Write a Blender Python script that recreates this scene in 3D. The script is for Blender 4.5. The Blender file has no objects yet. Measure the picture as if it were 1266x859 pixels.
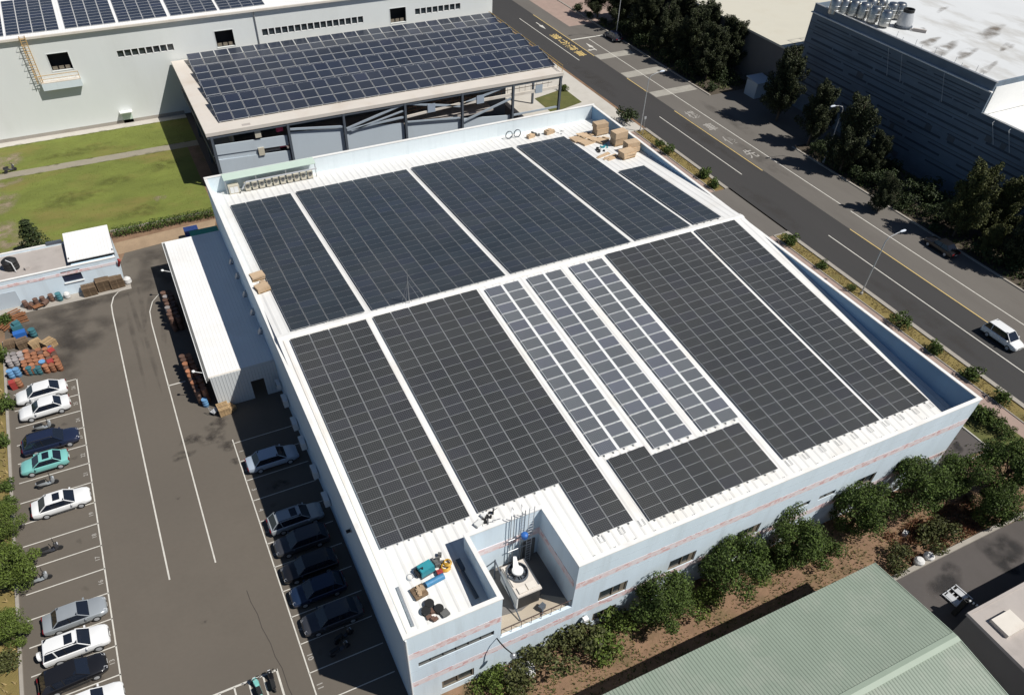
import bpy, bmesh, math, random
from mathutils import Vector, Matrix
random.seed(7)
sc = bpy.context.scene
C = sc.collection
# ------------------------------------------------------------------ camera (solved from the photograph's vanishing lines)
FPX, CX, CY, IW, IH = 908.472, 612.28, 542.342, 1266.0, 859.0
PIT, ROL, YAW = math.radians(47.03616), math.radians(1.96675), math.radians(27.29219)
CAMP = Vector((-5.35, -21.8, 52.0))
Fw = Vector((math.sin(YAW)*math.cos(PIT), math.cos(YAW)*math.cos(PIT), -math.sin(PIT)))
Rt0 = Vector((math.cos(YAW), -math.sin(YAW), 0)); Up0 = Rt0.cross(Fw)
Rt = math.cos(ROL)*Rt0 + math.sin(ROL)*Up0
Up = -math.sin(ROL)*Rt0 + math.cos(ROL)*Up0
def at(px, py, z=0.0):
    """a place seen in the photograph -> its position on the level z"""
    d = Fw*FPX + Rt*(px-CX) - Up*(py-CY)
    t = (z-CAMP.z)/d.z
    p = CAMP + d*t
    return p
cam = bpy.data.cameras.new('camera'); co = bpy.data.objects.new('camera', cam); C.objects.link(co)
co.matrix_world = Matrix(((Rt.x, Up.x, -Fw.x, CAMP.x), (Rt.y, Up.y, -Fw.y, CAMP.y), (Rt.z, Up.z, -Fw.z, CAMP.z), (0, 0, 0, 1)))
cam.sensor_width = 36; cam.lens = FPX*36/IW
cam.shift_x = (IW/2-CX)/IW; cam.shift_y = (CY-IH/2)/IW
cam.clip_end = 2000
sc.camera = co
# ------------------------------------------------------------------ light
SUNDIR = Vector((0.53, -0.52, 1.0)).normalized()
w = bpy.data.worlds.new('World'); sc.world = w; w.use_nodes = True
nt = w.node_tree
sky = nt.nodes.new('ShaderNodeTexSky'); sky.sky_type = 'NISHITA'; sky.sun_disc = False
sky.sun_elevation = math.asin(SUNDIR.z); sky.sun_rotation = math.atan2(SUNDIR.x, SUNDIR.y)
sky.air_density = 0.8; sky.dust_density = 0.3; sky.ozone_density = 3.0
bg = nt.nodes['Background']; nt.links.new(sky.outputs[0], bg.inputs[0]); bg.inputs[1].default_value = 0.055
sl = bpy.data.lights.new('sun', 'SUN'); sl.energy = 5.0; sl.angle = math.radians(0.5); sl.color = (1.0, 0.97, 0.915)
so = bpy.data.objects.new('sun', sl); C.objects.link(so); so.rotation_euler = SUNDIR.to_track_quat('Z', 'Y').to_euler(); so.location = (60, -60, 120)
sc.view_settings.view_transform = 'Standard'; sc.view_settings.look = 'None'; sc.view_settings.gamma = 1.0
sc.view_settings.exposure = 0.0; sc.view_settings.use_curve_mapping = False
# ------------------------------------------------------------------ materials
MATS = {}
def mat(name, col, rough=0.7, var=0.12, scale=1.0, bump=0.0, bscale=None, metal=0.0, spec=0.4, island=0.0, objvar=0.0, stain=None, stain_scale=0.2, stain_amt=0.5, coat=0.0, stretch=None, fine=0.0):
    m = bpy.data.materials.new(name); m.use_nodes = True; MATS[name] = m
    t = m.node_tree; n = t.nodes; L = t.links
    b = n['Principled BSDF']
    b.inputs['Roughness'].default_value = rough; b.inputs['Metallic'].default_value = metal
    b.inputs['Specular IOR Level'].default_value = spec; b.inputs['Coat Weight'].default_value = coat
    tc = n.new('ShaderNodeTexCoord'); src = tc.outputs['Object']
    if stretch:
        mp = n.new('ShaderNodeMapping'); mp.inputs['Scale'].default_value = stretch; L.new(src, mp.inputs[0]); src2 = mp.outputs[0]
    else: src2 = src
    def noise(sc_, det=5, s=src2):
        q = n.new('ShaderNodeTexNoise'); q.inputs['Scale'].default_value = sc_; q.inputs['Detail'].default_value = det; q.inputs['Roughness'].default_value = 0.65
        L.new(s, q.inputs['Vector']); return q.outputs['Fac']
    def math_(op, a, bb, c=None):
        q = n.new('ShaderNodeMath'); q.operation = op
        for i, v in enumerate((a, bb) if c is None else (a, bb, c)):
            if isinstance(v, (int, float)): q.inputs[i].default_value = v
            else: L.new(v, q.inputs[i])
        return q.outputs[0]
    # brightness factor = 1 + var*(noise-.5)*2 + ...
    f = math_('MULTIPLY_ADD', noise(scale), 3.2*var, 1.0-1.6*var)
    if fine: f = math_('ADD', f, math_('MULTIPLY', math_('SUBTRACT', noise(scale*14, 3), 0.5), 2*fine))
    if island:
        g = n.new('ShaderNodeNewGeometry')
        f = math_('MULTIPLY', f, math_('MULTIPLY_ADD', g.outputs['Random Per Island'], 2*island, 1-island))
    if objvar:
        o = n.new('ShaderNodeObjectInfo')
        f = math_('MULTIPLY', f, math_('MULTIPLY_ADD', o.outputs['Random'], 2*objvar, 1-objvar))
    vm = n.new('ShaderNodeVectorMath'); vm.operation = 'SCALE'; vm.inputs[0].default_value = col; L.new(f, vm.inputs['Scale'])
    out = vm.outputs[0]
    if stain:
        r = n.new('ShaderNodeMapRange'); L.new(noise(stain_scale, 7), r.inputs[0]); r.inputs[1].default_value = 0.5; r.inputs[2].default_value = 0.72; r.inputs[4].default_value = stain_amt
        mx = n.new('ShaderNodeMix'); mx.data_type = 'RGBA'; L.new(r.outputs[0], mx.inputs[0]); L.new(out, mx.inputs[6]); mx.inputs[7].default_value = (*stain, 1); out = mx.outputs[2]
    L.new(out, b.inputs['Base Color'])
    if bump:
        bp = n.new('ShaderNodeBump'); bp.inputs['Strength'].default_value = 1.0; bp.inputs['Distance'].default_value = bump
        L.new(noise(bscale or scale*6, 4), bp.inputs['Height']); L.new(bp.outputs[0], b.inputs['Normal'])
    return m
def nodes(m): return m.node_tree.nodes, m.node_tree.links, m.node_tree.nodes['Principled BSDF']
def ribbed(name, col, axis, pitch, depth=0.03, rough=0.45, var=0.06, stain=None, stain_amt=.4, tint=0.0):
    """profiled metal sheet: ribs as a bump along one object axis"""
    m = mat(name, col, rough, var, 0.25, stain=stain, stain_scale=0.22, stain_amt=stain_amt)
    n, L, b = nodes(m)
    tc = n.new('ShaderNodeTexCoord'); sp = n.new('ShaderNodeSeparateXYZ'); L.new(tc.outputs['Object'], sp.inputs[0])
    q = n.new('ShaderNodeMath'); q.operation = 'MULTIPLY'; L.new(sp.outputs[axis], q.inputs[0]); q.inputs[1].default_value = 1/pitch
    fr = n.new('ShaderNodeMath'); fr.operation = 'FRACT'; L.new(q.outputs[0], fr.inputs[0])
    pp = n.new('ShaderNodeMath'); pp.operation = 'PINGPONG'; L.new(fr.outputs[0], pp.inputs[0]); pp.inputs[1].default_value = 0.5
    mr = n.new('ShaderNodeMapRange'); L.new(pp.outputs[0], mr.inputs[0]); mr.inputs[1].default_value = 0.08; mr.inputs[2].default_value = 0.2
    bp = n.new('ShaderNodeBump'); bp.inputs['Strength'].default_value = 1; bp.inputs['Distance'].default_value = depth; bp.invert = True
    L.new(mr.outputs[0], bp.inputs['Height']); L.new(bp.outputs[0], b.inputs['Normal'])
    if tint:
        src = b.inputs['Base Color'].links[0].from_socket
        mx = n.new('ShaderNodeMix'); mx.data_type = 'RGBA'; mx.blend_type = 'MULTIPLY'
        m2 = n.new('ShaderNodeMapRange'); L.new(pp.outputs[0], m2.inputs[0]); m2.inputs[1].default_value = 0.10; m2.inputs[2].default_value = 0.16; m2.inputs[3].default_value = tint; m2.inputs[4].default_value = 0
        L.new(m2.outputs[0], mx.inputs[0]); L.new(src, mx.inputs[6]); mx.inputs[7].default_value = (0.3, 0.3, 0.3, 1); L.new(mx.outputs[2], b.inputs['Base Color'])
    return m
# ground covers
M = MATS
mat('soil', (0.22, 0.135, 0.083), 0.95, 0.3, 0.5, 0.06, 3, stain=(0.09, 0.085, 0.03), stain_scale=0.35, stain_amt=0.7, fine=.12)
mat('sandy_soil', (0.33, 0.235, 0.15), 0.95, 0.25, 0.6, 0.05, 4, fine=.12)
mat('lot_asphalt', (0.124, 0.106, 0.086), 0.9, 0.10, 0.18, 0.008, 40, stain=(0.090, 0.078, 0.065), stain_scale=0.09, stain_amt=0.5, fine=.06)
mat('road_asphalt', (0.043, 0.041, 0.040), 0.85, 0.10, 0.15, 0.008, 30, stain=(0.055, 0.05, 0.047), stain_scale=0.07, stain_amt=0.5, stretch=(1, 0.12, 1), fine=.05)
mat('grey_lane', (0.138, 0.125, 0.11), 0.9, 0.09, 0.2, 0.006, 30, stain=(0.09, 0.078, 0.07), stain_scale=0.07, stain_amt=.6, stretch=(1, .25, 1), fine=.04)
mat('yard_asphalt', (0.085, 0.075, 0.07), 0.9, 0.14, 0.2, 0.008, 30, stain=(0.085, 0.07, 0.06), stain_scale=0.15, stain_amt=.6, fine=.05)
mat('concrete', (0.36, 0.33, 0.29), 0.9, 0.10, 0.4, 0.01, 12, stain=(0.22, 0.19, 0.15), stain_scale=0.25, stain_amt=.5, fine=.05)
mat('pale_concrete', (0.5, 0.47, 0.42), 0.9, 0.08, 0.35, 0.008, 12, stain=(0.36, 0.33, 0.28), stain_scale=0.2, stain_amt=.5, fine=.04)
mat('kerb', (0.33, 0.30, 0.26), 0.9, 0.15, 1.2, 0.01, 10, fine=.06)
mat('footway', (0.33, 0.24, 0.20), 0.9, 0.12, 0.8, 0.01, 20, stain=(0.24, 0.2, 0.16), stain_scale=.5, fine=.05)
mat('lawn', (0.145, 0.17, 0.033), 0.95, 0.3, 0.3, 0.04, 9, stain=(0.21, 0.165, 0.05), stain_scale=0.14, stain_amt=0.85, fine=.16, stretch=(.6,1.2,1))
mat('dry_grass', (0.21, 0.16, 0.055), 0.95, 0.25, 0.7, 0.05, 9, stain=(0.1, 0.095, 0.03), stain_scale=0.4, stain_amt=.7, fine=.12)
mat('verge_grass', (0.10, 0.105, 0.03), 0.95, 0.25, 0.6, 0.05, 8, stain=(0.17, 0.14, 0.05), stain_scale=.4, stain_amt=.6, fine=.12)
mat('grey_gravel', (0.29, 0.26, 0.20), 0.95, 0.15, 0.8, 0.03, 12, stain=(0.2, 0.17, 0.1), stain_scale=.4, fine=.1)
mat('paint_white', (0.58, 0.555, 0.50), 0.8, 0.14, 2.5, stain=(0.35, 0.32, 0.28), stain_scale=1.2, stain_amt=.45)
mat('paint_faint', (0.36, 0.34, 0.31), 0.8, 0.2, 2.5, stain=(0.2, 0.18, 0.15), stain_scale=1.5, stain_amt=.6)
mat('paint_yellow', (0.62, 0.45, 0.17), 0.8, 0.15, 2.0, stain=(0.3, 0.24, 0.15), stain_scale=1.0, stain_amt=.5)
mat('paint_bay', (0.33, 0.31, 0.27), 0.85, 0.12, 1.0, stain=(0.2, 0.18, 0.16), stain_scale=.6, stain_amt=.5)
mat('tar', (0.025, 0.023, 0.022), 0.7, 0.2, 1.0)
mat('oil_stain', (0.05, 0.043, 0.037), 0.85, 0.25, 0.8)
# building
ribbed('white_sheet', (0.745, 0.735, 0.71), 0, 0.75, 0.025, 0.5, 0.06, stain=(0.62, 0.57, 0.49), stain_amt=.45, tint=.16)
ribbed('canopy_sheet', (0.80, 0.79, 0.77), 0, 0.35, 0.01, 0.5, 0.05, stain=(0.66, 0.62, 0.56), stain_amt=.3, tint=.03)
ribbed('green_sheet', (0.25, 0.30, 0.238), 0, 0.26, 0.025, 0.5, 0.09, stain=(0.35, 0.37, 0.31), stain_amt=.7, tint=.3)
ribbed('wall_sheet', (0.60, 0.62, 0.62), 0, 0.3, 0.02, 0.5, 0.04, tint=.1)
mat('blue_wall', (0.67, 0.765, 0.83), 0.6, 0.06, 0.3, 0.003, 10, stain=(0.56, 0.63, 0.67), stain_scale=0.55, stain_amt=.7, stretch=(1.6, 1.6, .14), fine=.02)
mat('shade_wall', (0.52, 0.68, 0.80), 0.6, 0.08, 0.3, stain=(0.44, 0.58, 0.69), stain_scale=0.3, stain_amt=.6, stretch=(1, 1, .3))  # bluer copy of blue_wall with the shade tint in its colour
mat('parapet_shade', (0.20, 0.34, 0.50), 0.6, 0.07, 0.4, stain=(0.17, 0.28, 0.42), stain_scale=0.35, stain_amt=.5, stretch=(1, 1, .25))  # right parapet's shade is put into this darker, bluer colour
mat('back_inner', (0.68, 0.745, 0.77), 0.6, 0.07, 0.5, stain=(0.50, 0.56, 0.58), stain_scale=0.5, stain_amt=.6, stretch=(2, 2, .2))
mat('grey_blue_wall', (0.47, 0.53, 0.58), 0.65, 0.05, 0.3, stain=(0.40, 0.44, 0.47), stain_scale=.3, stain_amt=.5, stretch=(1, 1, .3))
mat('factory_wall', (0.72, 0.74, 0.72), 0.65, 0.05, 0.15, stain=(0.62, 0.63, 0.60), stain_scale=.15, stain_amt=.6, stretch=(1, 1, .3))
mat('coping', (0.78, 0.77, 0.74), 0.6, 0.07, 0.6, stain=(0.6, 0.55, 0.48), stain_scale=.5, stain_amt=.45)
mat('beige_coping', (0.66, 0.61, 0.54), 0.8, 0.08, 0.6, stain=(0.48, 0.40, 0.32), stain_scale=.35, stain_amt=.6)
mat('white_paint', (0.78, 0.78, 0.76), 0.5, 0.04, 1)
mat('slab', (0.60, 0.55, 0.49), 0.85, 0.07, 0.5, 0.004, 8, stain=(0.46, 0.38, 0.30), stain_scale=.25, stain_amt=.55)
mat('old_slab', (0.40, 0.36, 0.33), 0.9, 0.10, 0.5, stain=(0.27, 0.24, 0.22), stain_scale=.35, stain_amt=.6)
mat('beige_floor', (0.42, 0.36, 0.28), 0.85, 0.08, 0.6, stain=(0.32, 0.26, 0.2), stain_scale=.6, stain_amt=.5)
mat('floor_shade', (0.16, 0.15, 0.14), 0.9, 0.15, 0.6)
mat('cream_roof', (0.56, 0.53, 0.44), 0.7, 0.05, 0.2, stain=(0.48, 0.44, 0.35), stain_scale=.2)
mat('dark_wall', (0.16, 0.15, 0.14), 0.8, 0.1, 0.3)
mat('frame_grey', (0.13, 0.13, 0.125), 0.5, 0.08, 1)
mat('frame_bronze', (0.20, 0.17, 0.13), 0.5, 0.08, 1)
mat('glass', (0.035, 0.045, 0.05), 0.12, 0.15, 0.8, spec=0.6)
mat('car_glass', (0.012, 0.016, 0.026), 0.07, 0.05, 1, spec=0.7)
mat('opening', (0.02, 0.02, 0.022), 0.9, 0.1, 1)
mat('steel', (0.42, 0.43, 0.44), 0.4, 0.08, 2, metal=.6)
mat('galvanised', (0.50, 0.51, 0.52), 0.5, 0.08, 3, metal=.3)
mat('stainless', (0.50, 0.49, 0.46), 0.33, 0.06, 2, metal=1.0)
mat('dark_steel', (0.085, 0.10, 0.12), 0.5, 0.1, 1.5)
mat('beam_blue', (0.33, 0.38, 0.43), 0.55, 0.06, 1)
mat('rust', (0.23, 0.10, 0.045), 0.8, 0.25, 3, stain=(0.1, 0.05, 0.03), stain_scale=3)
mat('yellow_rail', (0.50, 0.33, 0.10), 0.6, 0.12, 2)
mat('orange_stair', (0.52, 0.34, 0.14), 0.6, 0.12, 2)
mat('black', (0.018, 0.018, 0.018), 0.6, 0.1, 2)
mat('rubber', (0.022, 0.022, 0.023), 0.8, 0.1, 4)
mat('cardboard', (0.45, 0.33, 0.215), 0.85, 0.10, 2, stain=(0.34, 0.23, 0.13), stain_scale=1.5, objvar=.22, island=.15)
mat('old_wood', (0.17, 0.115, 0.07), 0.9, 0.2, 3, island=.3, objvar=.2)
mat('new_wood', (0.38, 0.26, 0.14), 0.9, 0.15, 3, island=.25)
mat('ac_beige', (0.50, 0.46, 0.37), 0.6, 0.06, 2)
mat('ac_white', (0.68, 0.68, 0.66), 0.5, 0.05, 2)
mat('pale_green_sheet', (0.48, 0.58, 0.50), 0.4, 0.06, .8, spec=.4)
mat('teal_machine', (0.04, 0.28, 0.33), 0.45, 0.1, 2)
mat('blue_tarp', (0.06, 0.22, 0.40), 0.5, 0.15, 3, bump=.03, bscale=5)
mat('navy_tarp', (0.02, 0.045, 0.16), 0.5, 0.15, 3, bump=.05, bscale=3)
mat('blue_plastic', (0.03, 0.13, 0.42), 0.45, 0.1, 3)
mat('yellow_plastic', (0.55, 0.32, 0.04), 0.5, 0.15, 4)
mat('red_plastic', (0.36, 0.05, 0.045), 0.5, 0.15, 4)
mat('orange_drum', (0.34, 0.15, 0.08), 0.65, 0.2, 2.5, stain=(0.16, 0.075, 0.045), stain_scale=2, stain_amt=.7, objvar=.28)
mat('brown_drum', (0.13, 0.075, 0.055), 0.7, 0.2, 2.5, stain=(0.06, 0.04, 0.035), stain_scale=2, stain_amt=.7, objvar=.3)
mat('blue_drum', (0.13, 0.28, 0.47), 0.5, 0.12, 2.5, objvar=.2)
mat('teal_drum', (0.06, 0.19, 0.22), 0.5, 0.12, 2.5, objvar=.2)
mat('grey_drum', (0.33, 0.30, 0.29), 0.5, 0.12, 2.5, objvar=.25)
mat('sack_white', (0.62, 0.61, 0.59), 0.8, 0.1, 3, bump=.03, bscale=6)
mat('pink', (0.55, 0.06, 0.13), 0.6, .1, 3)
mat('light_lens', (0.65, 0.66, 0.68), 0.15, 0.03, 2, spec=.6)
mat('tail_lens', (0.16, 0.012, 0.015), 0.2, 0.05, 2, spec=.6)
mat('lamp_head', (0.62, 0.66, 0.72), 0.3, 0.03, 1)
for nm, c, met in (('car_white', (0.78, 0.78, 0.77), 0), ('car_silver', (0.40, 0.43, 0.45), .35), ('car_teal', (0.20, 0.50, 0.46), 0), ('car_navy', (0.015, 0.022, 0.05), 0), ('car_black', (0.012, 0.012, 0.014), 0), ('car_bluesilver', (0.42, 0.49, 0.58), .2), ('car_charcoal', (0.055, 0.057, 0.065), .2), ('car_deepblue', (0.014, 0.028, 0.065), .1)):
    mat(nm, c, 0.28, 0.03, 1.0, metal=met, coat=0.7, spec=.5)
# foliage
for nm, c in (('leaf_dark', (0.040, 0.056, 0.020)), ('leaf_mid', (0.064, 0.096, 0.020)), ('leaf_bright', (0.09, 0.125, 0.024)), ('leaf_olive', (0.075, 0.082, 0.027)), ('leaf_pine', (0.040, 0.048, 0.020))):
    m = mat(nm, c, 0.6, 0.38, 0.9, island=.55, spec=.25)
    n, L, b = nodes(m); b.inputs['Subsurface Weight'].default_value = 0
mat('bark', (0.12, 0.09, 0.065), 0.9, 0.25, 4, bump=.02)
def soft(name, col, amt, scale):
    m = mat(name, col, 0.9, 0.2, 1.0); n, L, b = nodes(m)
    at_ = n.new('ShaderNodeAttribute'); at_.attribute_name = 'fade'
    q = n.new('ShaderNodeTexNoise'); q.inputs['Scale'].default_value = scale; q.inputs['Detail'].default_value = 6
    tc = n.new('ShaderNodeTexCoord'); L.new(tc.outputs['Object'], q.inputs['Vector'])
    r = n.new('ShaderNodeMapRange'); L.new(q.outputs[0], r.inputs[0]); r.inputs[1].default_value = .35; r.inputs[2].default_value = .65; r.inputs[4].default_value = amt
    k = n.new('ShaderNodeMath'); k.operation = 'MULTIPLY'; L.new(at_.outputs['Fac'], k.inputs[0]); L.new(r.outputs[0], k.inputs[1]); L.new(k.outputs[0], b.inputs['Alpha'])
soft('soft_oil', (0.04,0.034,0.03), .65, 1.6); soft('soft_dark', (0.06,0.052,0.045), .62, .45); soft('soft_brown', (0.16,0.13,0.10), .8, .5); soft('soft_wet', (0.03,0.028,0.028), .95, .7)
soft('soft_bare', (0.36,0.28,0.2), .85, .7); soft('soft_rubber', (0.06,0.052,0.045), .3, .5); soft('soft_leafy', (0.12,0.125,0.03), .5, .9)
mat('green_tarp', (0.03,0.30,0.20), .5, .1, 2)
mat('band_dark', (0.05,0.066,0.088), .8, .15, 1)
mat('black_louvre', (0.03,0.03,0.03), .6, .2, 4)
mat('straw', (0.30, 0.225, 0.10), 0.9, 0.25, 1, island=.4)
mat('rust_weed', (0.22, 0.105, 0.055), 0.9, 0.25, 1, island=.4)
mat('lawn_blade', (0.15,0.155,0.03), .95, .25, 1, island=.4)
mat('shaded_soil', (0.075,0.06,0.042), .95, .3, .5, .05, 3, fine=.12)  # soil darkened in colour for the shade under the far trees
mat('green_tuft', (0.08, 0.10, 0.028), 0.9, 0.25, 1, island=.4)
def band_mat():
    m = mat('tile_band', (0.66, 0.55, 0.53), 0.55, 0.08, 1.0); n, L, b = nodes(m)
    tc = n.new('ShaderNodeTexCoord'); mp = n.new('ShaderNodeMapping'); mp.inputs['Scale'].default_value = (1, 1, 1.6); L.new(tc.outputs['Object'], mp.inputs[0])
    v = n.new('ShaderNodeTexVoronoi'); v.inputs['Scale'].default_value = 2.6; v.distance = 'CHEBYCHEV'; L.new(mp.outputs[0], v.inputs['Vector'])
    cr = n.new('ShaderNodeValToRGB'); e = cr.color_ramp; e.interpolation = 'CONSTANT'
    e.elements[0].position = 0; e.elements[0].color = (0.78, 0.70, 0.70, 1); e.elements[1].position = .38; e.elements[1].color = (0.76, 0.60, 0.59, 1)
    for p, c in ((.56, (0.79, 0.70, 0.70, 1)), (.70, (0.68, 0.42, 0.41, 1)), (.78, (0.78, 0.67, 0.67, 1)), (.90, (0.69, 0.48, 0.46, 1))):
        q = e.elements.new(p); q.color = c
    sp = n.new('ShaderNodeSeparateColor'); L.new(v.outputs['Color'], sp.inputs[0])
    ns = n.new('ShaderNodeTexNoise'); ns.inputs['Scale'].default_value = .35; ns.inputs['Detail'].default_value = 3; L.new(tc.outputs['Object'], ns.inputs['Vector'])
    a = n.new('ShaderNodeMath'); a.operation = 'MULTIPLY_ADD'; L.new(ns.outputs[0], a.inputs[0]); a.inputs[1].default_value = 0.9; a.inputs[2].default_value = -.45
    s = n.new('ShaderNodeMath'); s.operation = 'ADD'; s.use_clamp = True; L.new(sp.outputs[0], s.inputs[0]); L.new(a.outputs[0], s.inputs[1])
    L.new(s.outputs[0], cr.inputs[0]); L.new(cr.outputs[0], b.inputs['Base Color'])
band_mat()
def panel_mat(name, col, dot, nx, ny, line):
    """solar cells: dark glass, thin cell gaps, pale diamond at each cell corner"""
    m = mat(name, col, 0.24, 0.10, 0.6, spec=.4, objvar=.14, island=.14); n, L, b = nodes(m)
    src = b.inputs['Base Color'].links[0].from_socket
    ge = n.new('ShaderNodeNewGeometry'); du = n.new('ShaderNodeTexNoise'); du.inputs['Scale'].default_value = .11; du.inputs['Detail'].default_value = 5; L.new(ge.outputs['Position'], du.inputs['Vector'])
    dr = n.new('ShaderNodeMapRange'); L.new(du.outputs[0], dr.inputs[0]); dr.inputs[1].default_value = .4; dr.inputs[2].default_value = .75; dr.inputs[4].default_value = .10
    dm0 = n.new('ShaderNodeMix'); dm0.data_type = 'RGBA'; L.new(dr.outputs[0], dm0.inputs[0]); L.new(src, dm0.inputs[6]); dm0.inputs[7].default_value = (.20, .185, .16, 1); src = dm0.outputs[2]
    oi = n.new('ShaderNodeObjectInfo'); ad = n.new('ShaderNodeMath'); ad.operation = 'ADD'; L.new(oi.outputs['Random'], ad.inputs[0]); L.new(ge.outputs['Random Per Island'], ad.inputs[1])
    fq = n.new('ShaderNodeMath'); fq.operation = 'FRACT'; sc7 = n.new('ShaderNodeMath'); sc7.operation = 'MULTIPLY'; L.new(ad.outputs[0], sc7.inputs[0]); sc7.inputs[1].default_value = 7.31; L.new(sc7.outputs[0], fq.inputs[0])
    th = n.new('ShaderNodeMapRange'); L.new(fq.outputs[0], th.inputs[0]); th.inputs[1].default_value = .62; th.inputs[2].default_value = .95; th.inputs[4].default_value = .8
    hm = n.new('ShaderNodeMix'); hm.data_type = 'RGBA'; hm.blend_type = 'MULTIPLY'; L.new(th.outputs[0], hm.inputs[0]); L.new(src, hm.inputs[6]); hm.inputs[7].default_value = (.99, .98, 1.14, 1); src = hm.outputs[2]
    tc = n.new('ShaderNodeTexCoord'); uv = n.new('ShaderNodeUVMap')
    sp = n.new('ShaderNodeSeparateXYZ'); L.new(uv.outputs[0], sp.inputs[0])
    ds = []
    for k, cnt in ((0, nx), (1, ny)):
        q = n.new('ShaderNodeMath'); q.operation = 'MULTIPLY'; L.new(sp.outputs[k], q.inputs[0]); q.inputs[1].default_value = cnt
        f = n.new('ShaderNodeMath'); f.operation = 'FRACT'; L.new(q.outputs[0], f.inputs[0])
        p = n.new('ShaderNodeMath'); p.operation = 'PINGPONG'; L.new(f.outputs[0], p.inputs[0]); p.inputs[1].default_value = .5
        ds.append(p.outputs[0])
    add = n.new('ShaderNodeMath'); add.operation = 'ADD'; L.new(ds[0], add.inputs[0]); L.new(ds[1], add.inputs[1])
    dm = n.new('ShaderNodeMath'); dm.operation = 'LESS_THAN'; L.new(add.outputs[0], dm.inputs[0]); dm.inputs[1].default_value = .2
    mn = n.new('ShaderNodeMath'); mn.operation = 'MINIMUM'; L.new(ds[0], mn.inputs[0]); L.new(ds[1], mn.inputs[1])
    ln = n.new('ShaderNodeMath'); ln.operation = 'LESS_THAN'; L.new(mn.outputs[0], ln.inputs[0]); ln.inputs[1].default_value = line
    mx0 = n.new('ShaderNodeMath'); mx0.operation = 'MAXIMUM'; L.new(dm.outputs[0], mx0.inputs[0]); L.new(ln.outputs[0], mx0.inputs[1])
    mx = n.new('ShaderNodeMix'); mx.data_type = 'RGBA'; L.new(mx0.outputs[0], mx.inputs[0]); L.new(src, mx.inputs[6]); mx.inputs[7].default_value = (*dot, 1)
    L.new(mx.outputs[2], b.inputs['Base Color'])
def band_wall():
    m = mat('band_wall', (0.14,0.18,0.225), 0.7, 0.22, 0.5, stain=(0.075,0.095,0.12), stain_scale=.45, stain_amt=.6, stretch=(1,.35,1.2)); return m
band_wall()
mat('stained_roof', (0.60,0.61,0.61), 0.8, 0.05, 0.2, stain=(0.30,0.27,0.22), stain_scale=0.16, stain_amt=.75, stretch=(1,.35,1))
panel_mat('cells_grey', (0.031, 0.033, 0.035), (0.17, 0.175, 0.17), 10, 6, .02)
panel_mat('cells_dark', (0.031, 0.040, 0.049), (0.06, 0.065, 0.07), 10, 6, .012)
panel_mat('cells_blue', (0.103, 0.113, 0.126), (0.24, 0.25, 0.255), 10, 6, .02)
panel_mat('cells_navy', (0.026, 0.033, 0.050), (0.06, 0.07, 0.09), 10, 6, .012)
mat('alu_frame', (0.50, 0.51, 0.52), 0.45, 0.05, 2, metal=.2)
mat('alu_bright', (0.66, 0.67, 0.68), 0.45, 0.05, 2)
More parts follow.
